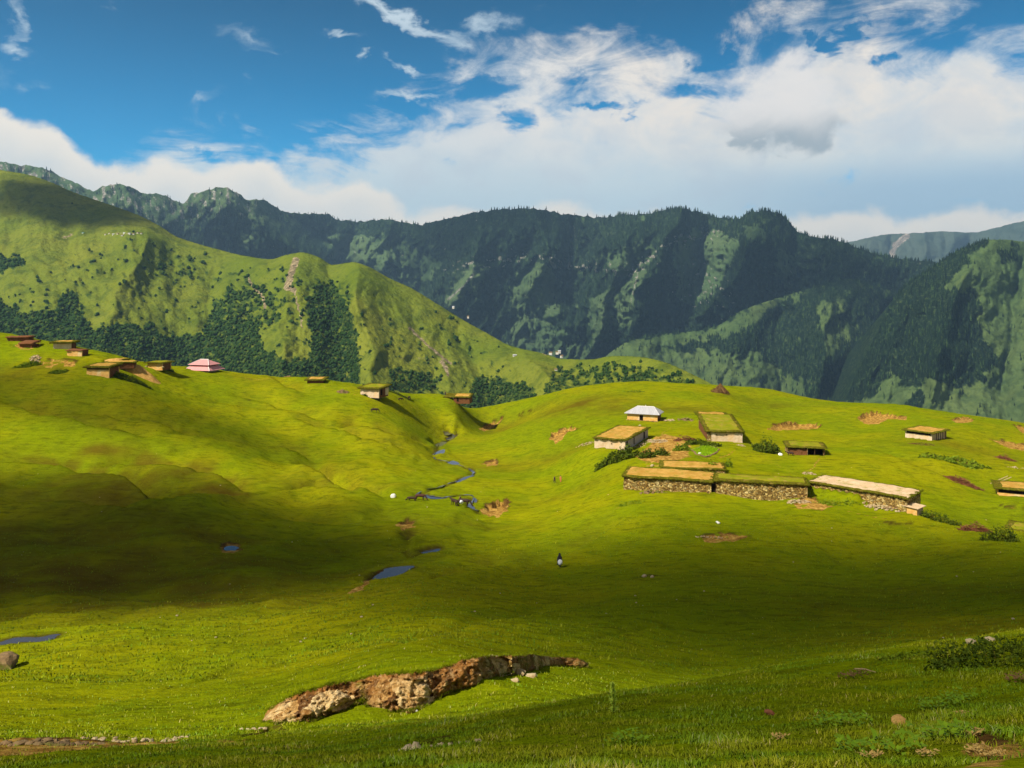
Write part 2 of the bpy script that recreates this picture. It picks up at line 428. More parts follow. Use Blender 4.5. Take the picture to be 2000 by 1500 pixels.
# the stream: pools cut into the turf
STREAM = [
 [(866,842),(876,847),(886,853),(874,861),(858,866),(850,880),(846,892),(858,899),(880,904),(896,908),(915,915),(926,921)],
 [(926,922),(915,930),(900,936),(888,941),(872,946),(840,955),(812,968),(830,968),(860,972),(876,970),(905,968),(925,972),(918,988),(935,1000)],
 [(785,1042),(800,1035),(790,1075),(800,1085),(812,1079),(835,1075),(858,1071)],
]
for line in STREAM:
    wl = world_line(line); w_ = window(wl, 7); d = segdist(Xg[w_] + .8 * NZC[w_], Yg[w_] + .8 * NZD[w_], wl)
    Zg[w_] -= .5 * np.exp(-(d / .9) ** 2); lip[w_] = np.maximum(lip[w_], .8 * np.exp(-(d / .8) ** 2) * sstep(-.4, .1, NZG[w_]))
POOLS = {
 'stream_pool': [
  [(847,893),(843,888),(856,881),(868,878),(864,888)],
  [(846,877),(852,867),(864,863),(872,864),(863,872)],
  [(866,846),(874,843),(881,847),(872,850)],
  [(870,856),(884,852),(897,848),(886,856),(874,861)],
  [(873,903),(885,900),(896,906),(880,908)],
  [(889,941),(899,935),(915,930),(926,929),(909,936),(897,942)],
  [(818,966),(835,967),(856,971),(872,972),(850,974),(828,971)],
  [(925,971),(931,976),(932,982),(925,979)],
  [(912,985),(921,986),(928,996),(918,993)],
  [(915,916),(922,917),(927,922),(920,921)]],
 'pond': [
  [(716,1143),(736,1121),(760,1110),(800,1106),(806,1109),(786,1122),(768,1130),(740,1138)],
  [(815,1079),(835,1074),(858,1070),(852,1077),(830,1080)],
  [(437,1073),(443,1068),(455,1067),(464,1071),(459,1077),(443,1078)],
  [(-60,1262),(0,1255),(30,1247),(70,1246),(100,1240),(113,1241),(104,1251),(80,1254),(40,1256),(0,1263),(-60,1275)]],
}
pool_out = []
for nm, lst in POOLS.items():
    for poly in lst:
        w = [locate(*p) for p in poly]; zs = sorted(p.z for p in w); zl = zs[len(zs) // 3]
        # put every outline point on one level
        wp = []
        for (px, py) in poly:
            D = zl / (-(py - HY) / F); wp.append(((px - CX) / F * D, D))
        w_ = window(wp, 7); Zs = Zg[w_]; ins = inpoly(Xg[w_], Yg[w_], wp); ds = segdist(Xg[w_], Yg[w_], wp + wp[:1]); sd = np.where(ins, -ds, ds)
        big = 1.0 if nm == 'pond' else .55
        target = zl + np.where(sd < 0, -.05 - .35 * np.minimum(-sd / .8, 1), np.minimum(sd * .35, 9))
        blend = 1 - sstep(1.2 * big, 4.5 * big, sd)
        Zg[w_] = Zs * (1 - blend) + np.where(sd < 0, target, np.clip(Zs, zl - .02 + .03 * sd, zl + .12 + sd * .5)) * blend
        lip[w_] = np.maximum(lip[w_], (1 - sstep(.0, 1.1 * big, sd + .6 * NZC[w_])) * .95)
        pool_out.append((nm, wp, zl))

# bare earth: (polygon in surveyed photo positions, strength, drop of the scarp)
SCARS = [
 ([(1498,840),(1512,828),(1545,823),(1590,824),(1606,831),(1592,838),(1560,838),(1520,841)], 1, 1.6),
 ([(1675,816),(1690,805),(1706,802),(1740,808),(1772,815),(1768,820),(1735,818),(1715,828),(1690,828)], 1, 1.7),
 ([(1858,819),(1872,814),(1892,814),(1902,822),(1885,826),(1866,825)], 1, .9),
 ([(1978,828),(2000,832),(2030,840),(2030,850),(1995,846)], 1, .9),
 ([(1072,858),(1078,845),(1100,836),(1126,832),(1135,836),(1110,843),(1100,858),(1085,866)], .95, 1.4),
 ([(941,998),(948,985),(970,977),(992,975),(996,992),(988,1000),(970,1012)], 1, 1.5),
 ([(935,838),(948,828),(965,822),(985,812),(978,824),(960,838),(945,843)], .8, .8),
 ([(940,905),(960,896),(975,897),(972,908),(952,912)], .8, .5),
 ([(1010,808),(1035,800),(1045,808),(1025,815)], .45, .3),
 ([(774,1024),(790,1014),(815,1016),(812,1028),(790,1040),(780,1034)], .7, .8),
 ([(676,1158),(700,1143),(735,1120),(760,1108),(748,1118),(715,1146),(690,1158)], .9, .7),
 ([(1925,855),(1958,858),(2000,866),(2030,872),(2000,880),(1960,872)], .8, .6),
 ([(1340,868),(1280,852),(1275,872),(1262,895),(1290,905),(1330,895),(1345,880)], .8, .0),
 ([(1250,905),(1290,900),(1295,912),(1270,918)], .5, .0),
 ([(1550,993),(1560,972),(1590,970),(1612,985),(1640,992),(1600,998)], .75, .4),
 ([(1730,1022),(1760,1018),(1785,1022),(1760,1030)], .4, .1),
 ([(1365,1052),(1380,1042),(1420,1040),(1462,1042),(1465,1050),(1420,1058),(1380,1060)], .7, .3),
 ([(1250,1130),(1260,1122),(1282,1124),(1278,1132)], .4, .1),
 ([(600,1330),(900,1275),(1150,1285),(1160,1300),(1000,1345),(870,1385),(700,1400),(520,1415)], .35, .0),
 ([(820,1455),(850,1440),(900,1445),(880,1460),(840,1470)], .5, .05),
 ([(1870,1450),(1900,1420),(1960,1430),(2010,1450),(2010,1500),(1940,1500),(1890,1480)], .85, .08),
 ([(1650,1322),(1670,1312),(1700,1312),(1705,1324),(1675,1332)], .5, .05),
 ([(1980,1330),(2005,1318),(2040,1330),(2010,1350)], .6, .05),
 ([(-80,1446),(0,1440),(60,1442),(130,1440),(190,1446),(340,1446),(345,1452),(200,1462),(60,1475),(-80,1480)], .8, .06),
 ([(420,1450),(520,1418),(560,1415),(500,1440),(440,1462)], .45, .15),
 ([(40,665),(75,664),(82,676),(60,684),(20,680)], .6, .3),
 ([(60,705),(110,700),(150,702),(150,715),(90,722)], .6, .3),
 ([(1170,1000),(1200,985),(1222,990),(1210,1002)], .4, .0),
 ([(430,1066),(445,1058),(468,1062),(478,1074),(462,1083),(432,1081)], .9, .1),
 ([(1955,985),(2010,1000),(2010,1008),(1960,990)], .5, .1),
]
for poly, st, dp in SCARS:
    wp = [tuple(locate(*p).xy) for p in poly]
    near = wp[0][1] < 60; w_ = window(wp, 3 if near else 9); ix, iy = Xg[w_], Yg[w_]
    nx, ny = (.3 * NZE[w_], .3 * NZF[w_]) if near else (1.4 * NZC[w_], 1.4 * NZD[w_])
    ins = inpoly(ix + nx, iy + ny, wp); ds = segdist(ix + nx, iy + ny, wp + wp[:1]); sd = np.where(ins, -ds, ds)
    e = .15 if near else .5
    a = 1 - sstep(-e, e, sd); cell = (NZI if near else NZH)[w_]
    dirt[w_] = np.maximum(dirt[w_], st * a * (1 if st > .9 else sstep(-.5, .25, cell + (st - .5))))
    if dp:
        yc = [p[1] for p in wp]; t = np.clip((iy - min(yc)) / max(1, max(yc) - min(yc)), 0, 1)
        # the slope is undercut: highest drop close to the far rim
        cut = 1 - sstep(-1.5 * e, -.6 * e, sd)
        Zg[w_] -= cut * dp * 1.25 * t ** 1.3 * (.8 + .4 * cell)
        lip[w_] = np.maximum(lip[w_], (1 - sstep(.4 * e, 1.5 * e, np.abs(sd + .5 * e))) * sstep(.35, .6, t) * sstep(-.5, .0, cell))

# ------------------------------------------------------------------ where the buildings stand
def house_at(A, B, depth, h, sink=.45):
    u = (B - A); u.z = 0; L = u.length; u.normalize(); v = Vector((-u.y, u.x, 0))
    return dict(A=A, B=B, u=u, v=v, L=L, depth=depth, h=h, z=(A.z + B.z) / 2, sink=sink)
HH = {}
def _h(k): a, b = HOUSES[k]; return W(*a), W(*b)
for k, dep, h in [('hip', 5.6, 2.1), ('left', 21, 2.3), ('right', 22, 2.5), ('stone', 8.5, 2.35), ('stone2', 5.5, 2.2), ('back', 7.0, 1.0), ('long', 7.7, 2.3), ('shed', 2.1, 1.25), ('turf', 8, 1.75), ('ledge', 9, 1.9), ('edge', 8, 1.9), ('low', 7, 1.7)]:
    W_ = _h(k); HH[k] = house_at(W_[0], W_[1], dep, h)
def loc2(k, p, q, dep, h, dd=0):
    a = locate(*p); D = a.y + dd; b = W(q[0], q[1], D); b.z = a.z; HH[k] = house_at(a, b, dep, h)
loc2('corner', (169, 731), (213, 731), 5, 1.9, -1.0)
loc2('upper', (104, 680), (139, 680), 5, 1.5, 1.)
loc2('orange', (131, 694), (160, 694), 4, 1.4, 0.)
loc2('sunk', (288, 717), (317, 717), 5, 1.3, -1)
loc2('lowroof', (205, 714), (262, 714), 4, .7, 2)
loc2('darkhut', (38, 678), (62, 678), 4, .9, 0)
loc2('pink', (371, 719), (407, 719), 6, 1.0, -2.)
loc2('strip', (14, 664), (56, 669), 4, .8, 1.)
loc2('dark', (228, 708), (252, 708), 3, .8, 3.)
loc2('crest', (600, 749), (631, 750), 5, 1.1, 0)
loc2('gap', (704, 770), (740, 771.5), 6.5, 2.0, -2.5)
loc2('brown', (886, 783), (917, 784), 5, 1.35, -1)
HH['pink']['z'] -= 1.7
for k, q in HH.items():
    if k in ('strip', 'dark'): q['z'] -= .1
    c = (q['A'] + q['B']) / 2; R = q['L'] + q['depth'] + 6
    w_ = window([(c.x - R, c.y - R), (c.x + R, c.y + R)], 0)
    lx = (Xg[w_] - q['A'].x) * q['u'].x + (Yg[w_] - q['A'].y) * q['u'].y; ly = (Xg[w_] - q['A'].x) * q['v'].x + (Yg[w_] - q['A'].y) * q['v'].y
    ins = (lx > .2) & (lx < q['L'] - .2) & (ly > .2) & (ly < q['depth'] - .2)
    Zg[w_] = np.where(ins, np.minimum(Zg[w_], q['z'] - .25), Zg[w_])
    # ground beside the house never climbs over the eaves
    near_ = (lx > -1.2) & (lx < q['L'] + 1.2) & (ly > -1.2) & (ly < q['depth'] + 1.2) & ~ins
    lift = q['h'] - .5 + np.where(ly > q['depth'] - .5, .35, 0)
    Zg[w_] = np.where(near_, np.minimum(Zg[w_], q['z'] + lift), Zg[w_])
    fr = (lx > -1) & (lx < q['L'] + 1) & (ly <= .25) & (ly > -3.5)
    if k not in ('back', 'lowroof', 'pink', 'darkhut'):
        lim = q['A'].z + (q['B'].z - q['A'].z) * np.clip(lx / q['L'], 0, 1) + .12
        Zg[w_] = np.where(fr, np.minimum(Zg[w_], lim), Zg[w_])
        if k == 'long':
            bank = lim + 1.75 * sstep(.66, .50, lx / q['L']) + np.minimum(ly, 0) * .42
            Zg[w_] = np.where((lx > -.8) & (lx < q['L']) & (ly <= .3) & (ly > -5) & (bank > Zg[w_]), bank, Zg[w_])
def yard_patch():
    global dirt
yp = [(1278,862),(1300,848),(1330,856),(1345,872),(1335,892),(1310,905),(1262,900),(1240,886)]
wp = [tuple(locate(*p).xy) for p in yp]; w_ = window(wp, 6); ds = segdist(Xg[w_] + NZA[w_], Yg[w_] + NZB[w_], wp + wp[:1]); ins = inpoly(Xg[w_], Yg[w_], wp)
dirt[w_] = np.maximum(dirt[w_], .75 * (1 - sstep(-1, 2.5, np.where(ins, -ds, ds))))

tick('brown turf')
# trodden paths
for line in [[(1540,925),(1590,912),(1600,895),(1585,890)], [(1600,985),(1660,1000),(1760,1018)], [(1450,872),(1490,895),(1560,925)], [(1340,890),(1400,898),(1440,880)], [(1290,850),(1310,835),(1290,826)], [(210,735),(330,728),(480,738),(600,752),(700,773)], [(740,775),(880,785)]]:
    wl = world_line(line); w_ = window(wl, 3); d = segdist(Xg[w_] + 1.3 * NZA[w_], Yg[w_] + 1.3 * NZB[w_], wl); dirt[w_] = np.maximum(dirt[w_], .50 * (1 - sstep(.15, .6, d)))
# brown turf patches, some also putting the olive-brown of shade into the turf colour
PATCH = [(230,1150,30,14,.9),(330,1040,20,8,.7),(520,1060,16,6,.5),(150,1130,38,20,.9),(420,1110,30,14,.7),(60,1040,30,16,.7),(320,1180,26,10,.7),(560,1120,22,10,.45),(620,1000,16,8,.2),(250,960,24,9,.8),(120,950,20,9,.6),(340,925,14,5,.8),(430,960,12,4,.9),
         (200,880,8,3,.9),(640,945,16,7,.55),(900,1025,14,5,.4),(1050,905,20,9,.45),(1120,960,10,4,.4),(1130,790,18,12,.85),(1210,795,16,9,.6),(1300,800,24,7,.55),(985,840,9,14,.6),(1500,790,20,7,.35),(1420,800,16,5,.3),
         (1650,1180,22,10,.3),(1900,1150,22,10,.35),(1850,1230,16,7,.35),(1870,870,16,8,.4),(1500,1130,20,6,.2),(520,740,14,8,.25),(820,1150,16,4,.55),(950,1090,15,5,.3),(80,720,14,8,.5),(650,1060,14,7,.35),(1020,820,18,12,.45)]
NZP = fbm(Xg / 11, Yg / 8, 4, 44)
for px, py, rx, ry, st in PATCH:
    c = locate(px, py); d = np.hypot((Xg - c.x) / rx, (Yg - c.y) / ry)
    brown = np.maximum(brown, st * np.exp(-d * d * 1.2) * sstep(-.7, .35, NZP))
yard = locate(1310, 875)

# extra rows behind the camera
ex_rows = [2.2, .8, -1.5, -5, -12, -25]
Ye = []; Xe = []; Ze = []
for y in reversed(ex_rows):
    wd = 3.2 * (1 + (3.2 - y) * .9); x = (cols - CX) / F * wd
    Xe.append(x); Ye.append(np.full(NC, y)); Ze.append(Zg[0] * .4 + np.mean(Zg[0]) * .6 + .36 * (3.2 - y) + .05 * fbm(x, np.full(NC, y), 3, 9) if y < 1 else Zg[0] * .8 + .2 * np.mean(Zg[0]) + .36 * (3.2 - y))
XA = np.vstack([np.array(Xe), Xg]); YA = np.vstack([np.array(Ye), Yg]); ZA = np.vstack([np.array(Ze), Zg])
pad = lambda a: np.vstack([np.zeros((len(ex_rows), NC)), a])

def m_turf(t, b):
    p = geo(t); d = t.attr('dirt'); br = t.attr('brown')
    n1 = t.noise(p, .035, 4, .6); n2 = t.noise(t.map(p, (1, 1, 3)), .22, 5, .65); n3 = t.noise(p, 2.4, 5, .7); n4 = t.noise(p, 16, 4, .7)
    stripe = t.noise(t.map(p, (.25, 1.2, 2.5), (0, 0, -.5)), .8, 5, .65)
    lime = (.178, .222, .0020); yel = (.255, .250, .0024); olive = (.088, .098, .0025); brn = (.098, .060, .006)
    c = t.mix(t.mr(n1, .38, .64), lime, yel)
    c = t.mix(t.m('MULTIPLY', t.mr(n2, .45, .72), .55), c, (.105, .150, .003))
    n5 = t.noise(t.map(p, (.7, 1.3, 1.5)), .55, 7, .78)
    c = t.mix(t.m('MULTIPLY', t.mr(stripe, .50, .70), .75), c, olive)
    c = t.mix(t.m('MULTIPLY', t.mr(n5, .50, .66), .62), c, (.072, .078, .0025))
    c = t.mix(t.m('MULTIPLY', t.mr(n5, .46, .34), .35), c, (.30, .31, .004))
    fl = t.vor(t.map(p, (1, 1, 1)), .30, 'F1'); c = t.mix(t.m('MULTIPLY', t.m('MULTIPLY', t.mr(fl, .2, .06), t.mr(n3, .5, .6)), .6), c, (.045, .045, .003))
    c = t.mix(t.m('MULTIPLY', t.mr(n3, .56, .78), .6), c, (.075, .085, .004))
    c = t.mix(t.m('MULTIPLY', t.mr(n4, .4, .75), .35), c, (.06, .08, .004))
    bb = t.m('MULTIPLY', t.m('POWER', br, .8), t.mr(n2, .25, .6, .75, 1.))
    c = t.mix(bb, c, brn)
    e1 = t.noise(p, 1.1, 6, .7)
    earth = t.ramp(e1, [(.32, (.09,.042,.010)), (.45, (.26,.135,.026)), (.57, (.44,.26,.055)), (.72, (.60,.41,.13))])
    fleck = t.mr(t.noise(p, 3.0, 3, .7), .35, .6)
    dd = t.mr(t.m('ADD', d, t.m('MULTIPLY', t.m('SUBTRACT', t.noise(p, 1.7, 4, .7), .5), .7)), .38, .56)
    dd = t.m('MULTIPLY', dd, t.mr(d, 0., .12))
    c = t.mix(dd, c, earth)
    c = t.mix(t.m('MULTIPLY', t.attr('lip'), .85), c, (.045, .022, .008))
    h = t.m('ADD', t.m('MULTIPLY', n3, .5), t.m('MULTIPLY', n4, .12))
    h2 = t.m('ADD', h, t.m('MULTIPLY', stripe, .9))
    nrm = t.bump(h2, .75, .35)
    return c, nrm
M_TURF = material('turf', m_turf, 1., 0.)
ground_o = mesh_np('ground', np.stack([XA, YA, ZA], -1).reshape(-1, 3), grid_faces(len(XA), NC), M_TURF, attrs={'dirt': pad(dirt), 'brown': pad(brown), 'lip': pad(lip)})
tag(ground_o, kind='structure')

RIB = []
for line in STREAM[:2]:
    wl = [Vector(p) for p in world_line(line)]; P_ = []
    for i in range(len(wl) - 1):
        p0, p1, p2, p3 = wl[max(i - 1, 0)], wl[i], wl[i + 1], wl[min(i + 2, len(wl) - 1)]
        for q in range(8):
            t_ = q / 8; P_.append(.5 * ((2 * p1) + (p2 - p0) * t_ + (2 * p0 - 5 * p1 + 4 * p2 - p3) * t_ ** 2 + (3 * p1 - p0 - 3 * p2 + p3) * t_ ** 3))
    zz = ground([p.x for p in P_], [p.y for p in P_]); zz = np.convolve(np.pad(zz, 3, 'edge'), np.ones(7) / 7, 'valid') + .10; RIB.append((P_, zz))
# water
def m_water(t, b):
    b.inputs['Roughness'].default_value = .12; b.inputs['Specular IOR Level'].default_value = .32
    p = geo(t); return (.055, .055, .065, 1), t.bump(t.noise(p, 3.5, 3, .6), .06, .03)
M_WATER = material('still_water', m_water, .06, .6)
for nm, wp, zl in pool_out:
    # closed curve smoothed, a flat sheet a little wider than its bank line
    n = len(wp); P2 = []
    for i in range(n):
        p0, p1, p2, p3 = [Vector(wp[(i + k) % n]) for k in (-1, 0, 1, 2)]
        for s_ in range(4):
            t_ = s_ / 4; P2.append(.5 * ((2 * p1) + (p2 - p0) * t_ + (2 * p0 - 5 * p1 + 4 * p2 - p3) * t_ ** 2 + (3 * p1 - p0 - 3 * p2 + p3) * t_ ** 3))
    c = sum(P2, Vector((0, 0))) / len(P2)
    bm = bmesh.new(); vs = [bm.verts.new((*(p + (p - c).normalized() * .25), zl)) for p in P2]
    f = bm.faces.new(vs); bmesh.ops.triangulate(bm, faces=[f]); me = bpy.data.meshes.new(nm)
    bmesh.ops.recalc_face_normals(bm, faces=bm.faces)
    for fc in bm.faces:
        if fc.normal.z < 0: fc.normal_flip()
    bm.to_mesh(me); bm.free(); me.materials.append(M_WATER)
    o = bpy.data.objects.new('water', me); COL.objects.link(o); tag(o, kind='structure')

for P_, zz in RIB:
    m = MB(); n_ = len(P_); vs = []
    for i, p in enumerate(P_):
        d_ = (P_[min(i + 1, n_ - 1)] - P_[max(i - 1, 0)]).normalized(); q = Vector((-d_.y, d_.x)); wv = .19 + .12 * math.sin(i * .55) + .08 * math.sin(i * 1.7)
        vs += [(*(p - q * wv), zz[i]), (*(p + q * wv), zz[i])]
    m.add(vs, [(2 * i, 2 * i + 1, 2 * i + 3, 2 * i + 2) for i in range(n_ - 1)]); tag(m.build('stream', M_WATER, smooth=True), kind='structure')
tick('hills')
# ------------------------------------------------------------------ hills and mountains
class Sheet:
    """a mountainside: skyline and foot known by column, with relief in distance"""
    def __init__(s, sky, foot, dtop, dfoot, p0, p1, spurs=(), relief=(), power=1., jag=0., jagf=9., seed=0, cellw=3.0):
        s.sky = curve(sky); s.foot = curve(foot); s.dt = curve(dtop); s.df = curve(dfoot)
        s.p0, s.p1, s.spurs, s.relief, s.power, s.jag, s.jagf, s.seed, s.cellw = p0, p1, spurs, relief, power, jag, jagf, seed, cellw
    def top(s, px): return s.sky(px) + s.jag * fbm(px / s.jagf, px * 0 + s.seed, 4, s.seed)
    def depth(s, px, py):
        sk = s.sky(px); t = np.clip((py - sk) / np.maximum(s.foot(px) - sk, 1), 0, 1)
        D = s.dt(px) + (s.df(px) - s.dt(px)) * t ** s.power
        fade = sstep(0, .12, t) * .85 + .15
        qx = px + 26 * fbm(px / 90, py / 90, 2, s.seed + 70)
        for line, amp, wd in s.spurs:
            d = segdist(qx, py, line)
            D = D - amp * np.exp(-d / wd) * (1 if amp > 0 else 1) * (.35 + .65 * fade)
        for amp, sx, sy, slant, kind, sd in s.relief:
            a = (qx + slant * (py - sk)) / sx; b_ = py / sy
            v = ridged(a, b_, 5, sd) - .5 if kind == 'r' else fbm(a, b_, 5, sd)
            D = D - amp * v * fade
        return D
    def build(s, name, mat, maskf):
        nc = int((s.p1 - s.p0) / s.cellw) + 1; c = np.linspace(s.p0, s.p1, nc)
        top = s.top(c); ft = s.foot(c); nr = int(np.max(ft - top) / s.cellw) + 2
        t = np.linspace(0, 1, nr)[:, None]; PX = c[None] + 0 * t; PY = top[None] + (ft - top)[None] * t
        D = s.depth(PX, PY); X = (PX - CX) / F * D; Z = -(PY - HY) / F * D
        att = maskf(PX, PY); att = {k: np.vstack([np.repeat(v[:1], 3, 0), v]) for k, v in att.items()}
        bk = []
        for k in (3, 2, 1):
            bk.append((X[0] * (1 + .0 * k), D[0] * (1 + .05 * k), Z[0] - .028 * D[0] * k))
        X = np.vstack([[b[0] for b in bk], X]); Y = np.vstack([[b[1] for b in bk], D]); Z = np.vstack([[b[2] for b in bk], Z])
        o = mesh_np(name, np.stack([X, Y, Z], -1).reshape(-1, 3), grid_faces(nr + 3, nc), mat, attrs=att)
        tag(o, kind='structure'); return o

def polymask(PX, PY, polys, warp=10, soft=0, seed=0, f=28):
    wx = PX + warp * fbm(PX / f, PY / f, 4, seed) * 1.6; wy = PY + warp * fbm(PX / f, PY / f, 4, seed + 50) * 1.6
    out = np.zeros(PX.shape)
    for poly, v in polys:
        out = np.where(inpoly(wx, wy, poly), v, out)
    return out

# --- the green hill across the near valley
HILL = Sheet(
 [(-700,230),(-300,262),(0,332),(50,340),(100,356),(140,374),(180,388),(230,405),(270,420),(310,440),(345,462),(380,474),(430,488),(480,500),(530,506),(558,498),(590,493),(620,501),(650,517),(690,512),(720,521),(760,543),(800,561),(850,591),(900,622),(950,650),(1000,676),(1060,690),(1100,701),(1150,702),(1200,695),(1250,697),(1300,708),(1350,730),(1390,750),(1460,790),(1600,840)],
 [(-700,900),(0,900),(400,930),(900,980),(1200,980),(1600,960)],
 [(-700,2300),(0,2150),(350,1950),(590,1700),(700,1640),(900,1560),(1060,1400),(1200,1180),(1400,1000),(1600,950)],
 [(-700,950),(0,920),(600,900),(900,850),(1200,760),(1600,760)],
 -700, 1600,
 spurs=[([(585,495),(560,560),(545,640),(560,740)], 70, 60), ([(690,512),(705,590),(712,680),(725,760)], 120, 60), ([(640,520),(650,600),(665,760)], -80, 50),
        ([(300,450),(240,560),(200,700)], 90, 60), ([(430,500),(400,600),(380,720)], -60, 60), ([(240,455),(330,470),(420,500),(520,520)], 60, 22), ([(900,640),(930,720),(960,800)], -45, 60),
        ([(1030,690),(1080,740),(1120,800)], 80, 40), ([(60,380),(0,520),(-60,640)], -40, 80), ([(0,640),(140,560),(240,480)], 35, 55)],
 relief=[(40, 120, 240, -.25, 'f', 3), (20, 42, 80, -.2, 'f', 6), (8, 12, 14, 0, 'f', 9)], power=.85, jag=1.2, jagf=7, seed=2, cellw=3)
HF = [([(-900,590),(0,585),(40,612),(110,598),(150,562),(152,600),(180,640),(270,628),(330,660),(395,650),(415,595),(455,560),(500,585),(505,640),(520,690),(600,705),(612,650),(598,600),(625,562),(665,575),(690,610),(702,680),(706,780),(-900,800)], .95),
      ([(-300,480),(0,497),(40,500),(50,512),(10,530),(-300,570)], 1.),
      ([(755,765),(770,715),(800,722),(850,735),(860,765)], .55), ([(900,775),(930,742),(985,740),(1040,760),(1050,800),(900,820)], .75),
      ([(1068,745),(1090,718),(1180,712),(1250,714),(1320,730),(1370,755),(1370,790),(1060,790)], .45), ([(1215,745),(1240,730),(1290,738),(1290,752),(1215,755)], 1.),
      ([(430,600),(470,565),(520,560),(545,600),(540,640),(520,620),(480,630)], .5), ([(610,560),(640,550),(670,570),(660,600),(620,600)], .6)]
HS = [([(120,500),(200,470),(330,480),(420,505),(470,540),(450,600),(330,580),(200,560),(130,560)], .12), ([(290,500),(380,500),(390,560),(320,580)], .45), ([(450,530),(560,520),(680,540),(690,600),(600,640),(460,640)], .3),
      ([(0,560),(100,530),(420,560),(420,640),(0,640)], .08), ([(500,640),(620,640),(620,710),(500,700)], .05), ([(700,600),(900,660),(1000,720),(1050,800),(720,800)], .07), ([(820,600),(900,625),(950,660),(900,670),(830,640)], .10)]
def hill_mask(PX, PY):
    f = polymask(PX, PY, [(p_, v_ * .6) for p_, v_ in HS] + HF, 13, seed=3, f=22)
    n = fbm(PX / 14, PY / 11, 4, 12); f2 = np.where(f > .8, sstep(-.55, -.25, n), sstep(.55 - f, .8 - f, n + .3) * .9) * (f > 0)
    dt = np.zeros(PX.shape)
    wx = PX + 3 * fbm(PX / 8, PY / 8, 3, 15); wy = PY + 3 * fbm(PX / 8, PY / 8, 3, 16)
    for line, w, s in [([(578,508),(568,535),(562,560)], 9, .8), ([(574,560),(580,590),(588,620),(590,640)], 2.2, .8), ([(484,542),(495,560),(515,582),(518,605)], 3, .8), ([(862,705),(872,720),(875,732)], 5, .7),
                       ([(800,640),(830,670),(860,695),(880,710)], 4, .6), ([(560,562),(575,566)], 7, .9), ([(720,540),(740,560),(790,620),(830,660)], 6, .25), ([(125,465),(140,458)], 4, .6), ([(1060,690),(1100,697)], 3, .5), ([(200,457),(280,456)], 4, .35), ([(780,700),(830,700)],4,.35)]:
        dt = np.maximum(dt, s * (1 - sstep(w * .4, w * 1.1, segdist(wx, wy, line))))
    dt = np.maximum(dt, .55 * sstep(.72, .95, fbm(PX / 7, PY / 5, 3, 91)) * sstep(.0, .5, fbm(PX / 60, PY / 60, 2, 92)))
    terr = sstep(.1, .5, fbm(PX / 60, PY / 40, 2, 95)) * (PX > 880)
    return {'forest': np.clip(f2, 0, 1), 'dirt': dt, 'terr': terr}

def m_hill(grass1, grass2, grass3, wood, rock, rk_scale, far=1.):
    def f(t, b):
        p = geo(t); fo = t.attr('forest'); d = t.attr('dirt')
        n1 = t.noise(p, .0030 / far, 5, .6); n2 = t.noise(p, .028 / far, 6, .68); n3 = t.noise(p, .12 / far, 4, .7)
        c = t.mix(t.mr(n1, .35, .65), grass1, grass2); c = t.mix(t.m('MULTIPLY', t.mr(n2, .45, .68), .75), c, grass3)
        c = t.mix(t.m('MULTIPLY', t.mr(n3, .5, .7), .5), c, grass3)
        c = t.mix(t.m('MULTIPLY', fo, t.mr(n3, .3, .55, .45, 1.)), c, wood)
        rk = t.mix(t.mr(n3, .38, .72), tuple(x * .28 for x in rock), rock)
        dd = t.mr(t.m('ADD', d, t.m('MULTIPLY', t.m('SUBTRACT', n3, .5), .9)), .3, .6)
        c = t.mix(t.m('MULTIPLY', dd, t.mr(d, 0, .1)), c, rk)
        h = t.m('ADD', t.m('MULTIPLY', n2, 1.), t.m('MULTIPLY', n3, .35))
        return c, t.bump(h, .8, rk_scale)
    return f
M_HILL = material('hill_grass', m_hill((.110,.150,.012), (.180,.195,.020), (.062,.092,.012), (.018,.044,.012), (.42,.33,.19), 14.), 1., 0.)
HILL.build('green_hill', M_HILL, hill_mask)

tick('the wooded')
# --- the wooded spur in front of the dark range and the hill at the right edge
SPUR = Sheet(
 [(1020,800),(1120,755),(1160,720),(1190,690),(1235,664),(1290,652),(1345,648),(1400,636),(1450,606),(1500,588),(1560,570),(1610,555),(1660,545),(1710,556),(1800,600),(1900,700),(1990,800)],
 [(1020,1000),(2000,1000)],
 [(1020,3300),(1240,3400),(1450,3550),(1650,3700),(1990,3200)], [(1020,2300),(2000,2200)], 1020, 1990,
 spurs=[([(1640,548),(1610,640),(1600,740),(1610,850)], 260, 50), ([(1440,612),(1420,700),(1400,800)], 120, 45), ([(1520,590),(1530,700),(1520,800)], -240, 40), ([(1300,655),(1290,800)], -120, 40), ([(1740,600),(1720,800)], -260, 50)],
 relief=[(120, 90, 200, .1, 'f', 13), (50, 30, 50, 0, 'f', 16), (20, 9, 14, 0, 'f', 19)], jag=2.2, jagf=6, seed=4)
RIGHT = Sheet(
 [(1600,900),(1680,720),(1720,640),(1750,580),(1780,548),(1810,530),(1840,508),(1870,490),(1900,478),(1930,468),(1960,468),(2000,472),(2080,480),(2200,440),(2500,420),(2800,430)],
 [(1600,1050),(2800,1050)],
 [(1600,2500),(1900,3000),(2200,3000),(2800,2900)], [(1600,1900),(2000,1700),(2800,1500)], 1600, 2800,
 spurs=[([(1935,468),(1880,540),(1850,600),(1830,720),(1800,860)], 240, 55), ([(2010,475),(1980,600),(1960,760)], -150, 50), ([(2100,480),(2050,650),(2000,850)], 150, 50), ([(1760,640),(1740,800)], -140, 40)],
 relief=[(100, 95, 230, .2, 'f', 23), (44, 30, 50, 0, 'f', 26), (16, 9, 14, 0, 'f', 29)], jag=2.0, jagf=6, seed=6)
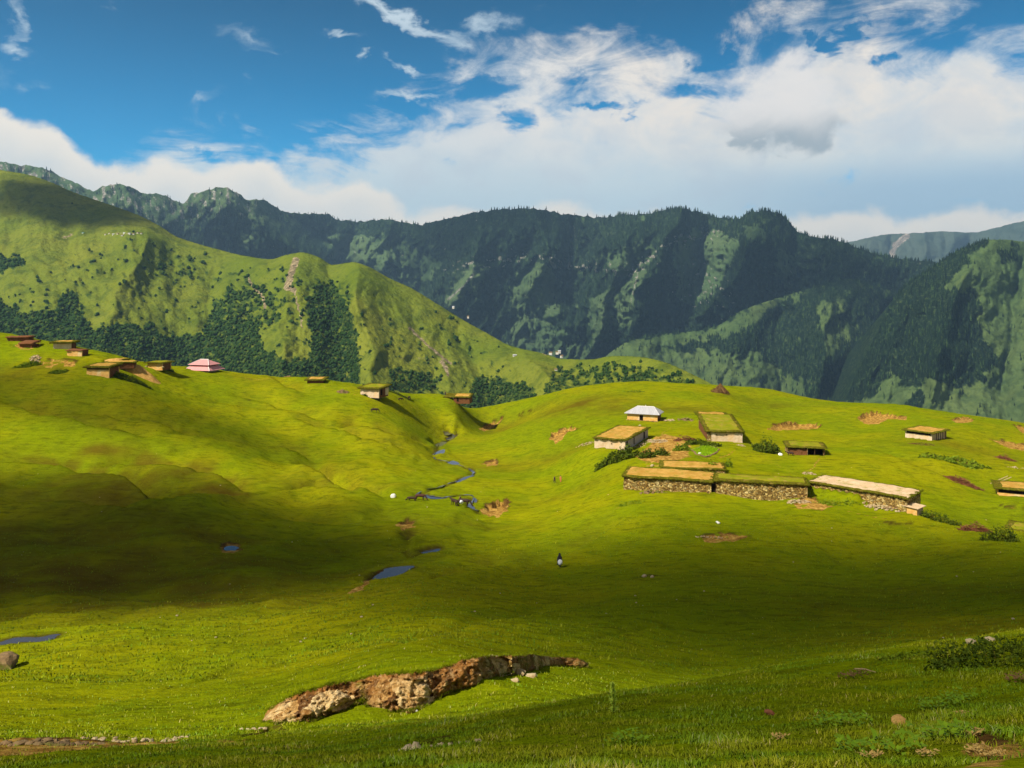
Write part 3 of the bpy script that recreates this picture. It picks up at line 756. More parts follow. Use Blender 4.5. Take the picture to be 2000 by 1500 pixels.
RANGE = Sheet(
 [(-300,300),(0,316),(40,322),(80,327),(120,345),(150,358),(180,372),(205,363),(235,360),(262,368),(280,378),(300,377),(320,381),(345,394),(356,396),(372,382),(395,373),(420,368),(440,366),(460,374),(485,391),(505,388),(530,399),(560,414),(600,417),(640,418),(660,430),(700,432),(735,430),(760,428),(785,434),(812,438),(850,432),(890,424),(930,414),(980,409),(1035,407),(1080,414),(1130,421),(1180,424),(1220,419),(1260,418),(1290,412),(1325,406),(1370,415),(1410,426),(1440,428),(1455,418),(1490,411),(1520,416),(1540,432),(1560,452),(1590,463),(1630,468),(1680,486),(1730,500),(1780,508),(1830,512),(1900,530),(2100,560)],
 [(-300,900),(2100,980)],
 [(-300,4600),(200,4700),(450,4900),(700,5600),(1000,5000),(1330,4700),(1500,4500),(1700,4300),(2100,4300)],
 [(-300,2900),(700,3700),(1200,3600),(1700,3300),(2100,3000)], -300, 2100,
 spurs=[([(440,366),(500,430),(560,480),(640,540)], 380, 40), ([(235,360),(300,440),(380,520)], 300, 36), ([(350,396),(430,470),(500,520)], -300, 32), ([(560,414),(640,470),(720,540)], -420, 36), ([(760,430),(720,480),(760,560)], 260, 40),
        ([(890,424),(860,500),(800,580)], -220, 26), ([(960,412),(930,500),(890,590)], 320, 34), ([(1035,407),(1060,470),(1050,560),(1100,640)], 300, 30), ([(1130,421),(1110,520),(1060,620)], -330, 34), ([(1260,418),(1210,520),(1170,640)], 420, 38),
        ([(1325,406),(1300,470),(1260,560),(1240,650)], 420, 30), ([(1380,420),(1370,520),(1330,610)], -480, 46), ([(1490,411),(1470,490),(1420,560),(1350,620)], 460, 40), ([(1560,452),(1560,540),(1500,600)], -260, 34), ([(1620,468),(1640,540)], 240, 34), ([(700,432),(660,520)], -200, 30), ([(1200,424),(1150,480)], -150, 22)],
 relief=[(260, 110, 240, .35, 'r', 33), (190, 44, 100, .3, 'r', 36), (130, 20, 40, .15, 'r', 39), (60, 8, 13, 0, 'f', 42)], jag=6.0, jagf=16, seed=8)
FAR = Sheet(
 [(1400,540),(1560,520),(1640,478),(1680,468),(1730,458),(1790,455),(1840,452),(1900,454),(1940,446),(1980,436),(2030,425),(2200,400),(2600,380)],
 [(1400,700),(2600,700)], [(1400,9600),(2000,9400),(2600,9000)], [(1400,7200),(2600,6800)], 1400, 2600,
 spurs=[([(1745,458),(1738,500),(1730,560)], -420, 14), ([(1690,468),(1680,540)], 360, 20), ([(1800,456),(1790,540)], 420, 24), ([(1900,454),(1870,540)], -360, 20)],
 relief=[(540, 60, 150, .3, 'r', 53), (180, 22, 40, 0, 'f', 56)], jag=2., jagf=14, seed=10)

GREENS = [([(640,452),(700,455),(750,470),(775,500),(740,540),(690,520),(650,500),(630,470)], .1), ([(780,470),(830,500),(860,500),(850,540),(810,560),(780,540)], .2), ([(868,590),(905,535),(930,510),(945,530),(925,570),(890,605)], .1), ([(1010,520),(1075,520),(1100,560),(1080,640),(1040,640),(1010,680),(990,640),(1000,560)], .22),
          ([(1315,480),(1340,455),(1400,450),(1440,470),(1430,520),(1405,560),(1350,600),(1318,580),(1330,540),(1310,520)], .04), ([(1450,440),(1490,440),(1500,470),(1460,480)], .3), ([(1520,500),(1545,490),(1560,520),(1530,560),(1510,530)], .1), ([(430,440),(450,450),(455,480),(440,480)], .05), ([(470,450),(490,460),(490,490),(470,490)], .1), ([(1150,600),(1190,560),(1220,600),(1200,660),(1150,680)], .3),
          ([(1185,500),(1260,470),(1280,490),(1250,560),(1230,640),(1200,640),(1215,560)], .2), ([(1000,660),(1100,640),(1160,690),(1200,760),(1000,760)], .35)]
def range_mask(PX, PY):
    f = polymask(PX, PY, [([(-900,200),(3000,200),(3000,1100),(-900,1100)], 1.)] + [(p, v) for p, v in GREENS], 12, seed=23, f=22)
    left = sstep(640, 420, PX + .0 * PY); up = sstep(90, 20, PY - RANGE.sky(PX))
    n = fbm(PX / 16, PY / 26, 5, 27)
    f = f * (1 - .95 * left * sstep(70, 10, PY - RANGE.sky(PX))) * (1 - .75 * left * up * sstep(-.2, .3, n)) * sstep(-.65, -.3, n)
    gul = ridged((PX + .3 * PY) / 42, PY / 150, 3, 29)
    f = f * (1 - .5 * sstep(.92, 1.1, gul))
    rockm = sstep(.42, .7, fbm(PX / 9, PY / 7, 4, 71) + .45 * np.exp(-(segdist(PX, PY, [(880,520),(1050,500),(1130,520),(1240,530),(1310,470),(1400,455)]) / 14) ** 2) + .35 * np.exp(-((PX - 1380) / 60) ** 2 - ((PY - 560) / 60) ** 2)) * .7
    wx = PX + 3 * fbm(PX / 8, PY / 8, 3, 15)
    for line, w, s in [([(875,585),(905,560),(925,535)], 3, .7), ([(1254,500),(1245,540),(1232,590)], 2, .6), ([(1078,515),(1085,522)], 5, .9), ([(1120,440),(1125,470)], 2, .4), ([(650,500),(690,510),(740,500)], 3, .25), ([(1190,425),(1170,470),(1140,520)], 2.5, .2)]:
        rockm = np.maximum(rockm, s * (1 - sstep(w * .4, w * 1.1, segdist(wx, PY, line))))
    rockm = np.maximum(rockm, .62 * left * sstep(110, 15, PY - RANGE.sky(PX)) * sstep(-.15, .3, fbm(PX / 9, PY / 16, 4, 77)))
    f = np.maximum(f, .55 * left * sstep(-.1, .35, fbm(PX / 20, PY / 26, 4, 78)))
    return {'forest': np.clip(f, 0, 1), 'dirt': rockm, 'terr': 0 * PX}
def spur_mask(PX, PY):
    f = polymask(PX, PY, [([(900,400),(2100,400),(2100,1100),(900,1100)], .8), ([(1150,720),(1190,685),(1235,662),(1340,648),(1400,640),(1480,592),(1640,548),(1600,556),(1500,608),(1440,650),(1340,668),(1240,690),(1180,740)], .1),
         ([(1230,680),(1400,690),(1480,690),(1560,740),(1580,800),(1500,830),(1230,800)], .2), ([(1590,600),(1650,580),(1660,660),(1620,700)], .35), ([(1630,800),(1700,690),(1760,760),(1700,840),(1640,840)], .2)], 14, seed=33, f=24)
    n = fbm(PX / 14, PY / 20, 5, 37); f = np.where(f > .7, sstep(-.6, -.3, n), f * sstep(-.2, .3, n) * 2.2)
    return {'forest': np.clip(f, 0, 1), 'dirt': .6 * sstep(.75, .95, fbm(PX / 8, PY / 7, 4, 73)), 'terr': 0 * PX}
def right_mask(PX, PY):
    f = polymask(PX, PY, [([(1500,300),(3000,300),(3000,1100),(1500,1100)], .1), ([(1500,400),(1800,520),(1900,470),(1935,466),(1880,520),(1850,560),(1862,570),(1900,560),(1915,590),(1905,620),(1930,660),(1945,700),(1925,740),(1880,760),(1830,740),(1760,760),(1740,720),(1700,780),(1600,800),(1500,800)], 1.),
         ([(1950,490),(1990,480),(1985,510),(1955,520)], .9), ([(1760,830),(1790,760),(1800,760),(1800,850)], .8), ([(2060,480),(2200,500),(2200,700),(2080,650)], .8)], 12, seed=43, f=22)
    n = fbm(PX / 12, PY / 16, 5, 47); f = np.where(f > .7, sstep(-.65, -.4, n), sstep(.4, .6, n) * .7)
    return {'forest': np.clip(f, 0, 1), 'dirt': .35 * sstep(.75, .95, fbm(PX / 9, PY / 9, 4, 79)), 'terr': 0 * PX}
def far_mask(PX, PY):
    d = .9 * (1 - sstep(3, 9, segdist(PX + 5 * fbm(PX / 9, PY / 9, 3, 15), PY, [(1770,462),(1748,480),(1738,510),(1735,540)]))) + .5 * sstep(.5, .8, fbm(PX / 14, PY / 9, 3, 83))
    return {'forest': .5 * sstep(0, .5, fbm(PX / 30, PY / 20, 4, 84)), 'dirt': np.clip(d, 0, 1), 'terr': 0 * PX}
M_RANGE = material('range_slope', m_hill((.070,.120,.046), (.100,.145,.058), (.030,.060,.024), (.008,.018,.010), (.38,.36,.30), 30., 2.), 1., 0.)
M_SPURM = material('spur_slope', m_hill((.070,.115,.036), (.102,.142,.042), (.032,.060,.022), (.008,.018,.010), (.22,.20,.15), 24., 1.6), 1., 0.)
M_FAR = material('far_slope', m_hill((.055,.080,.055), (.075,.095,.065), (.035,.055,.04), (.016,.03,.015), (.40,.34,.28), 60., 5.), 1., 0.)
RANGE.build('mountain_range', M_RANGE, range_mask)
SPUR.build('wooded_spur', M_SPURM, spur_mask)
RIGHT.build('right_hill', M_SPURM, right_mask)
FAR.build('far_mountain', M_FAR, far_mask)
# valley floor that joins the sheets
vf = MB(); vf.add([(-6000, 450, -420), (6000, 450, -420), (13000, 12000, -1000), (-13000, 12000, -1000)], [(0, 1, 2, 3)])
tag(vf.build('valley_floor', M_SPURM), kind='structure')

tick('woods')
# --- woods
def scatter(sheet, maskf, n, x0, x1, y0, y1, seed, thr=.5, sparse=.0):
    r = np.random.default_rng(seed); px = r.uniform(x0, x1, n); py = r.uniform(y0, y1, n)
    ok = (py > sheet.top(px) + .3) & (py < sheet.foot(px)); px = px[ok]; py = py[ok]
    f = maskf(px, py)['forest']; ok = r.random(len(px)) < np.where(f > thr, f, sparse + f * .4); px = px[ok]; py = py[ok]
    D = sheet.depth(px, py)
    return np.stack([(px - CX) / F * D, D, -(py - HY) / F * D], -1), r

def skyline_trees(sheet, n, x0, x1, seed, maskf=None, thr=.4):
    r = np.random.default_rng(seed); px = r.uniform(x0, x1, n); py = sheet.top(px) + r.uniform(.2, 3, n)
    if maskf is not None:
        ok = r.random(n) < maskf(px, py + 3)['forest'] + .05; px = px[ok]; py = py[ok]
    D = sheet.depth(px, py); return np.stack([(px - CX) / F * D, D, -(py - HY) / F * D], -1)

def conifer_mesh(name, P, hmin, hmax, mat, seed):
    r = np.random.default_rng(seed); n = len(P); h = r.uniform(hmin, hmax, n) * (.7 + .5 * r.random(n)); w = h * r.uniform(.17, .26, n)
    k = 5; ang = np.arange(k) / k * 2 * np.pi; V = []
    tiers = [(-.05, .42, 1.), (.22, .72, .78), (.5, 1.0, .52)]
    for lo, hi, ww in tiers:
        a = ang[None] + r.uniform(0, 6.28, n)[:, None]; rr = (w * ww)[:, None] * r.uniform(.7, 1.2, (n, k))
        ring = np.stack([P[:, None, 0] + rr * np.cos(a), P[:, None, 1] + rr * np.sin(a), P[:, None, 2] + (lo * h)[:, None] + 0 * a + (h * .05)[:, None] * r.uniform(-1, 1, (n, k))], -1)
        ap = np.stack([P[:, 0], P[:, 1], P[:, 2] + hi * h], -1)[:, None]
        V.append(np.concatenate([ring, ap], 1))
    V = np.concatenate(V, 1); nv = V.shape[1]; fs = []
    for t in range(3):
        o = t * (k + 1)
        for i in range(k): fs.append((o + i, o + (i + 1) % k, o + k))
    Fc = (np.array(fs)[None] + (np.arange(n) * nv)[:, None, None]).reshape(-1, 3)
    tint = np.repeat(r.random(n), nv)
    return mesh_np(name, V.reshape(-1, 3), Fc, mat, smooth=False, attrs={'tint': tint})

def crown_mesh(name, P, rmin, rmax, mat, seed, tall=1.1):
    """broadleaf crowns: a ragged cluster of leaf faces round an uneven core"""
    r = np.random.default_rng(seed); vs, fs = ico(1); U = np.array(vs); fs = np.array(fs); n = len(P)
    R = r.uniform(rmin, rmax, n) * (.6 + .6 * r.random(n)) * np.clip(P[:, 1] / 1500, .35, 1.2)
    J = r.uniform(.62, 1.25, (n, len(U))); ax = np.stack([r.uniform(.8, 1.25, n), r.uniform(.8, 1.25, n), tall * r.uniform(.8, 1.2, n)], -1)
    V = P[:, None] + U[None] * J[..., None] * R[:, None, None] * ax[:, None]; V[..., 2] += (R * .75)[:, None]
    nv = len(U); Fc = (fs[None] + (np.arange(n) * nv)[:, None, None]).reshape(-1, 3)
    return mesh_np(name, V.reshape(-1, 3), Fc, mat, smooth=False, attrs={'tint': np.repeat(r.random(n), nv)})

def m_leaf(c1, c2, c3=None):
    def f(t, b):
        a = t.attr('tint'); c = t.mix(a, c1, c2)
        if c3: c = t.mix(t.mr(a, .86, .93), c, c3)
        return t.mix(t.mr(t.noise(geo(t), .5, 3), .35, .65), c, t.mix(.5, c, c1))
    return f
M_CROWN = material('broadleaf_wood', m_leaf((.014,.034,.009), (.036,.074,.013), (.075,.110,.016)), 1., 0.)
M_CONIF = material('conifer_wood', m_leaf((.004,.009,.007), (.016,.033,.014), (.045,.085,.022)), 1., 0.)
P, _ = scatter(HILL, hill_mask, 52000, -250, 1420, 330, 830, 1, sparse=.0008)
tag(crown_mesh('hillside_wood', P, 1.4, 3.5, M_CROWN, 2), 'dark green broadleaf wood and scrub on the lower flank of the green hill', 'wood', kind='stuff')
P, _ = scatter(RANGE, range_mask, 42000, -50, 1850, 330, 760, 3, sparse=.03); P = np.vstack([P, skyline_trees(RANGE, 300, 1180, 1820, 5, range_mask)])
tag(conifer_mesh('range_wood', P, 14, 25, M_CONIF, 4), 'dark conifer forest covering the far mountain range', 'wood', kind='stuff')
P, _ = scatter(SPUR, spur_mask, 20000, 1020, 1990, 545, 860, 6, sparse=.03); P = np.vstack([P, skyline_trees(SPUR, 260, 1200, 1850, 7, spur_mask)])
tag(conifer_mesh('spur_wood', P, 10, 19, M_CONIF, 8), 'dark conifers on the wooded spur below the range', 'wood', kind='stuff')
P, _ = scatter(RIGHT, right_mask, 16000, 1600, 2200, 465, 860, 9, sparse=.02); P = np.vstack([P, skyline_trees(RIGHT, 260, 1640, 1960, 10, right_mask)])
tag(conifer_mesh('right_hill_wood', P, 8, 16, M_CONIF, 12), 'dark conifers on the hill at the right edge', 'wood', kind='stuff')
tick('objects')
# ------------------------------------------------------------------ materials of things
def m_soilroof(base, base2, green):
    def f(t, b):
        p = objc(t); n = t.noise(p, .45, 5, .65); n2 = t.noise(p, 3.5, 5, .7)
        c = t.mix(t.mr(n, .35, .65), base, base2); c = t.mix(t.m('MULTIPLY', t.mr(t.noise(t.map(p, (1, 1, 1), loc=(5, 2, 0)), .7, 6, .75), .50, .66), .8), c, green)
        c = t.mix(t.m('MULTIPLY', t.mr(n2, .5, .75), .4), c, tuple(x * .5 for x in base))
        return c, t.bump(n2, .5, .08)
    return f
M_SOIL = material('roof_earth', m_soilroof((.40,.22,.040), (.52,.30,.075), (.17,.19,.008)), 1., 0.)
M_SOILP = material('roof_pale_earth', m_soilroof((.54,.37,.21), (.64,.47,.29), (.22,.22,.02)), 1., 0.)
M_SOILG = material('roof_grass', m_soilroof((.17,.20,.006), (.24,.22,.012), (.34,.22,.06)), 1., 0.)
M_RTURF = simple('roof_turf', (.125,.125,.006), (.07,.05,.008), 2.2, .8, .12, 1., 0., c3=(.20,.15,.03))
M_BLADE2 = simple('turf_fringe', (.15,.17,.006), (.10,.11,.008), 1.2, 0, .01, 1., 0.)
M_PLAST = simple('pale_plaster', (.66,.52,.36), (.52,.37,.22), .7, .3, .03, .95, .05, (1, 1, .5), c3=(.62,.42,.22))
M_PLASTO = simple('orange_mud_plaster', (.70,.42,.13), (.58,.31,.08), 1.1, .4, .04, .95, .05, c3=(.66,.48,.24))
M_PLASTSH = simple('shaded_plaster', (.34,.33,.31), (.44,.41,.36), 1.1, .3, .03, .95, .05)  # greyed plaster: shade of the barn's right side put into the colour
M_DARKW = simple('dark_timber', (.05,.028,.014), (.10,.055,.025), 4, .4, .02, .9, .1, (1, 1, .3))
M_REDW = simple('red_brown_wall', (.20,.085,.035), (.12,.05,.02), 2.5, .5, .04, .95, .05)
M_TIMB = simple('pale_timber', (.50,.38,.20), (.36,.25,.12), 5, .3, .02, .9, .1, (3, 3, .4))
M_VOID = simple('dark_opening', (.012,.008,.006), (.02,.012,.008), 3, 0, .01, 1., 0.)
M_TIN = simple('pale_tin', (.44,.43,.44), (.33,.32,.33), .8, .1, .01, .6, .2, (6, .3, .3))
M_TINP = simple('pink_tin', (.66,.30,.28), (.58,.24,.23), .8, .1, .01, .5, .3, (6, .3, .3))
M_TINW = simple('white_ridge_tin', (.78,.72,.70), (.7,.65,.63), 1, 0, .01, .5, .3)
def m_stone(t, b):
    p = t.map(objc(t), (1, 1, 1.7)); wob = t.n('ShaderNodeVectorMath', operation='ADD')
    t.put(wob.inputs[0], p); t.put(wob.inputs[1], t.noise(p, 3., 3, .6, out=1))
    e = t.vor(wob.outputs[0], 1.9, 'DISTANCE_TO_EDGE'); cc = t.vor(wob.outputs[0], 1.9, 'F1', 'Color')
    sp = t.n('ShaderNodeSeparateColor'); t.put(sp.inputs[0], cc)
    c = t.ramp(sp.outputs[0], [(.0, (.22,.12,.03)), (.35, (.52,.33,.085)), (.7, (.68,.48,.15)), (1., (.82,.66,.30))])
    c = t.mix(t.mr(t.noise(p, 9, 3), .35, .7), c, t.mix(.5, c, (.2,.12,.05)))
    c = t.mix(t.mr(e, .0, .09), (.035,.02,.01), c)
    return c, t.bump(t.mr(e, 0, .16), 1., .15)
M_STONE = material('dry_stone', m_stone, .95, .05)
M_ROCKP = simple('pale_rock', (.46,.37,.22), (.30,.21,.10), 2.0, .6, .06, .9, .1, c3=(.30,.20,.10))
M_ROCKW = simple('white_rock', (.85,.83,.74), (.72,.69,.58), 2.0, .4, .04, .9, .1)
M_ROCKB = simple('brown_rock', (.26,.17,.08), (.14,.09,.045), 2.0, .7, .06, .95, .05, c3=(.12,.13,.02))
M_BUSH = simple('bush_leaf', (.045,.075,.008), (.11,.14,.012), 1.1, 0, .01, 1., 0.)
M_BUSHL = simple('bush_leaf_light', (.10,.16,.010), (.18,.23,.012), 1.1, 0, .01, 1., 0.)
M_CROP = simple('bright_crop', (.20,.36,.006), (.26,.40,.010), 1.5, 0, .01, 1., 0.)
M_TWIG = simple('dry_twig', (.22,.13,.05), (.10,.05,.02), 1.4, 0, .01, 1., 0.)
M_TWIGR = simple('red_brown_twig', (.26,.10,.05), (.12,.045,.022), 1.4, 0, .01, 1., 0.)
M_HEAP = simple('dug_earth', (.55,.33,.10), (.38,.20,.05), 1.6, .8, .15, 1., 0.)
M_ROOT = simple('root_mat', (.05,.03,.012), (.09,.05,.02), 3, .5, .05, 1., 0.)

# ------------------------------------------------------------------ buildings
def turf_roof(h, root, th=.38, over=.45, top=M_SOIL, rim=M_RTURF, inset=(.15, .12), fringe=True, tilt=0., zoff=0., seed=0, sides=(1, 1, 1, 1), cell=.55):
    L, d = h['L'], h['depth']; x0, x1, y0, y1 = -over * sides[0], L + over * sides[1], -over * sides[2], d + over * sides[3]; z = h['h'] + zoff
    nx = max(4, int((x1 - x0) / cell)); ny = max(3, int((y1 - y0) / cell))
    gx, gy = np.meshgrid(np.linspace(x0, x1, nx + 1), np.linspace(y0, y1, ny + 1))
    ex = np.minimum(np.arange(nx + 1), np.arange(nx, -1, -1))[None]; ey = np.minimum(np.arange(ny + 1), np.arange(ny, -1, -1))[:, None]
    e = np.minimum(ex + 0 * ey, ey + 0 * ex); jx = np.where(e == 0, 1., .5) * .26 * perlin(gx * .9 + seed, gy * .9, seed + 1) * 2; jy = np.where(e == 0, 1., .5) * .26 * perlin(gx * 1.3, gy * 1.3 + seed, seed + 2) * 2
    sag = lambda a, b_: .16 * fbm(a / 2.2 + seed, b_ / 2.2, 3, seed) + .22 * fbm(a / 7 + seed, b_ / 6, 2, seed + 5)
    zt = z + th + sag(gx, gy) - np.where(e == 0, .12, 0) + tilt * (gy / d)
    X = gx + jx; Y = gy + jy; n = (nx + 1) * (ny + 1)
    zb = z + .5 * sag(gx, gy) - .03 * perlin(gx * 2, gy * 2, seed + 4) + tilt * (gy / d)
    V = np.concatenate([np.stack([X, Y, zt], -1).reshape(-1, 3), np.stack([X, Y, zb], -1).reshape(-1, 3)])
    f = grid_faces(ny + 1, nx + 1); fb = f[:, ::-1] + n
    ring = list(range(nx)) + [nx + (nx + 1) * j for j in range(ny)] + [n - 1 - i for i in range(nx)] + [(nx + 1) * (ny - j) for j in range(ny)]
    sd = np.array([(ring[i], ring[i] + n, ring[(i + 1) % len(ring)] + n, ring[(i + 1) % len(ring)]) for i in range(len(ring))])[:, ::1]
    r = mesh_np('roof', V, np.concatenate([f, fb, sd[:, [0, 1, 2, 3]]]), rim, root, smooth=False)
    if top is not None:
        # the trodden earth in the middle, a thin skin over the turf with an uneven outline
        ix, iy = inset; bm = bmesh.new(); lay = {}
        mx = max(6, int((L - 2 * ix) / .5)); my = max(4, int((d - 2 * iy) / .5))
        g2x, g2y = np.meshgrid(np.linspace(ix, L - ix, mx + 1), np.linspace(iy, d - iy, my + 1))
        e2 = np.minimum(np.minimum(np.arange(mx + 1), np.arange(mx, -1, -1))[None] + 0 * np.arange(my + 1)[:, None], np.minimum(np.arange(my + 1), np.arange(my, -1, -1))[:, None])
        g3x = g2x + np.where(e2 == 0, .35, .1) * perlin(g2x * .9, g2y * .9, seed + 7) * 2; g3y = g2y + np.where(e2 == 0, .25, .1) * perlin(g2x * .9, g2y * .9, seed + 8) * 2
        zz = z + th + sag(g3x, g3y) + .05 + tilt * (g3y / d) - np.where(e2 == 0, .10, 0)
        mesh_np('earth_top', np.stack([g3x, g3y, zz], -1).reshape(-1, 3), grid_faces(my + 1, mx + 1), top, r, smooth=True)
    if fringe:
        m = MB(); rnd = random.Random(seed)
        for (ax, ay, bx, by) in [(x0, y0, x1, y0), (x1, y0, x1, y1), (x0, y0, x0, y1), (x0, y1, x1, y1)]:
            ln = math.hypot(bx - ax, by - ay)
            for _ in range(int(ln * 30)):
                t_ = rnd.random(); x = ax + (bx - ax) * t_ + rnd.uniform(-.22, .22); y = ay + (by - ay) * t_ + rnd.uniform(-.22, .22); zz = z + th - .12 + rnd.uniform(-.22, .05) + tilt * y / d
                a = rnd.uniform(0, 6.28); hh = rnd.uniform(.10, .30); w = rnd.uniform(.03, .07)
                m.add([(x - w * math.cos(a), y - w * math.sin(a), zz), (x + w * math.cos(a), y + w * math.sin(a), zz), (x + rnd.uniform(-.15, .15), y + rnd.uniform(-.15, .15), zz + hh * rnd.choice((1, 1, -.5)))], [(0, 1, 2)])
        m.build('turf_fringe', M_BLADE2, r)
    return r

def hroot(k, name, label, cat='house', group=None):
    h = HH[k]; return thing(name, label, cat, (h['A'].x, h['A'].y, h['z']), math.atan2(h['u'].y, h['u'].x), group)

def walls(h, root, mats, wt=.4, low=-1.0, jit=.05, div=.45, skip=(), seed=0, front_gap=None):
    """front, right, back, left walls, butted end to end"""
    L, d, H = h['L'], h['depth'], h['h']; c = .003
    def wl(i, x0, x1, y0, y1):
        if i in skip: return
        MB().box(x0, x1, y0, y1, low, H - .01, div=div, jit=jit, seed=seed + i).build('wall', mats[i], root)
    if front_gap:
        a, b_, hh = front_gap
        m = MB(); m.box(0, a, 0, wt, low, H - .01, div, jit, seed); m.box(b_, L, 0, wt, low, H - .01, div, jit, seed + 5); m.box(a, b_, .02, wt - .02, hh, H - .03, div, jit * .5, seed + 6)
        m.build('wall', mats[0], root)
        dm_ = MB().box(a, b_, wt * .6, wt * .6 + .06, low, hh); dm_.build('door', M_VOID, root)
        MB().box(a - .1, a, -.05, wt * .5, low, hh + .12).box(b_, b_ + .1, -.05, wt * .5, low, hh + .12).box(a, b_, -.05, wt * .5, hh, hh + .12).build('door_frame', M_DARKW, root)
    else: wl(0, 0, L, 0, wt)
    wl(1, L - wt, L, wt, d - wt); wl(2, 0, L, d - wt, d); wl(3, 0, wt, wt, d - wt)

def beam_ends(h, root, n, side=0, z=-.16, r=.09, seed=0, mat=M_DARKW):
    rnd = random.Random(seed)
    for i in range(n):
        t_ = (i + .5) / n + rnd.uniform(-.03, .03)
        if side == 0: a, b_ = (h['L'] * t_, .3, h['h'] + z), (h['L'] * t_, -.34, h['h'] + z)
        else: a, b_ = (h['L'] - .3, h['depth'] * t_, h['h'] + z), (h['L'] + .34, h['depth'] * t_, h['h'] + z)
        MB().bar(a, b_, r, r * .9, 6).build('beam_end', mat, root)

# 1 hip-roofed house
h = HH['hip']; r = hroot('hip', 'hipped_house', 'small mud house under a white hipped tin roof, farthest up the knoll')
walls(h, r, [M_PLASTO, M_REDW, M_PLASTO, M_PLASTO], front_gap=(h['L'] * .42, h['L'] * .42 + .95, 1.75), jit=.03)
L, d, H = h['L'], h['depth'], h['h']; o = .75
ev = [(-o, -o), (L + o, -o), (L + o, d + o), (-o, d + o)]; rz = H + 2.0; r0, r1 = (2.6, d / 2), (L - 1.6, d / 2)
vs = [(x, y, H - .02) for x, y in ev] + [(x, y, H + .1) for x, y in ev] + [(r0[0], r0[1], rz), (r1[0], r1[1], rz)]
rf = MB().add(vs, [(3, 2, 1, 0), (0, 1, 5, 4), (1, 2, 6, 5), (2, 3, 7, 6), (3, 0, 4, 7), (4, 5, 9, 8), (5, 6, 9), (6, 7, 8, 9), (7, 4, 8)]).build('roof', M_TIN, r)
MB().bar((r0[0], r0[1], rz + .03), (r1[0], r1[1], rz + .03), .09).bar((r0[0], r0[1], rz), (-o, -o, H + .12), .06).bar((r1[0], r1[1], rz), (L + o, -o, H + .12), .06).bar((r1[0], r1[1], rz), (L + o, d + o, H + .12), .06).build('ridge_cap', M_TINW, rf)
MB().bar(((r0[0] + r1[0]) / 2, d / 2, rz), ((r0[0] + r1[0]) / 2, d / 2, rz + .45), .14, .05).build('finial', M_TINW, rf)
MB().box(L * .42 - .25, L * .42 + 1.2, -.35, -.06, 1.78, 2.0).build('door_hood', M_PLAST, r)
MB().box(-.3, L + .3, -.5, -.01, -1, .12, .5, .06).build('plinth', M_STONE, r)
st = MB(); rnd = random.Random(3)
for i in range(26): st.rock((rnd.uniform(0, 4.2), rnd.uniform(-1.1, 1.1), rnd.uniform(0, .35)), rnd.uniform(.18, .45), i, .6, 1)
c = h['A'] + h['u'] * (L + 1.0) + h['v'] * 1.2; o_ = st.build('stone_heap', M_ROCKP); o_.location = (c.x, c.y, gz(c.x, c.y)); tag(o_, 'flat heap of pale stones against the right end of the tin roofed house', 'stone heap')

# 2 left flat-roofed barn
h = HH['left']; r = hroot('left', 'flat_roofed_barn', 'long flat roofed mud barn with brown earth roof, pale short end and grey long side', 'barn')
walls(h, r, [M_PLAST, M_PLASTSH, M_PLAST, M_PLAST], seed=10); turf_roof(h, r, seed=10, inset=(.1, .3), th=.38); beam_ends(h, r, 6, 0, seed=1); beam_ends(h, r, 10, 1, seed=2)
for y in (1.0, 7.4, 16.5): MB().box(h['L'] + .01, h['L'] + .12, y, y + (.9 if y != 7.4 else .35), .1 if y > 5 else .9, 1.9).build('opening', M_VOID, r)
MB().box(h['L'] * .55, h['L'] * .55 + .3, -.06, -.01, 1.1, 1.4).build('vent_hole', M_VOID, r)
# 3 right barn
h = HH['right']; r = hroot('right', 'flat_roofed_barn', 'green turf roofed barn with a pinkish plastered gable end, beside the fenced garden', 'barn')
walls(h, r, [M_PLAST, M_STONE, M_STONE, M_REDW], seed=20); turf_roof(h, r, top=M_SOILG, seed=20, inset=(.3, .5), th=.5, tilt=1.2, over=.5); beam_ends(h, r, 7, 0, seed=3)
MB().box(-.12, .9, -.12, -.055, -.9, h['h'] - .2, .3, .04).build('corner_stones', M_STONE, r)
for x in (2.3, 5.0, 8.8): MB().bar((x, -.01, 1.85), (x, -.10, 1.85), .14, .13, 8).build('vent_hole', M_VOID, r)
mtl = turf_roof(dict(L=h['L'] * .9, depth=5.5, h=h['h'] + .9), r, top=M_SOIL, seed=25, th=.42, inset=(.3, .3)); mtl.location = (-.3, 21.0, .25)
# 4-6 stone ranges
h = HH['stone']; r = hroot('stone', 'stone_barn', 'long dry stone barn with brown earth roof, left of the dark doorway', 'barn')
walls(h, r, [M_STONE] * 4, jit=.11, div=.4, seed=30); turf_roof(h, r, seed=30, inset=(.1, .3), th=.42, over=.35); beam_ends(h, r, 11, 0, seed=4, r=.07)
h = HH['stone2']; r = hroot('stone2', 'stone_barn', 'long dry stone barn with narrow grassy roof, right of the dark doorway', 'barn')
walls(h, r, [M_STONE] * 4, jit=.11, div=.4, seed=40); turf_roof(h, r, top=M_SOILG, seed=40, inset=(.1, .5), th=.45, over=.3); beam_ends(h, r, 9, 0, seed=5, r=.07)
h1 = HH['stone']; h2 = HH['stone2']; c = h1['B']; h = house_at(c + Vector((.1, .35, 0)), h2['A'] + Vector((-.1, .3, 0)), 2.5, 1.95); HH['door'] = h
r = hroot('door', 'dark_doorway', 'dark timber doorway in the gap between the two long stone barns', 'doorway')
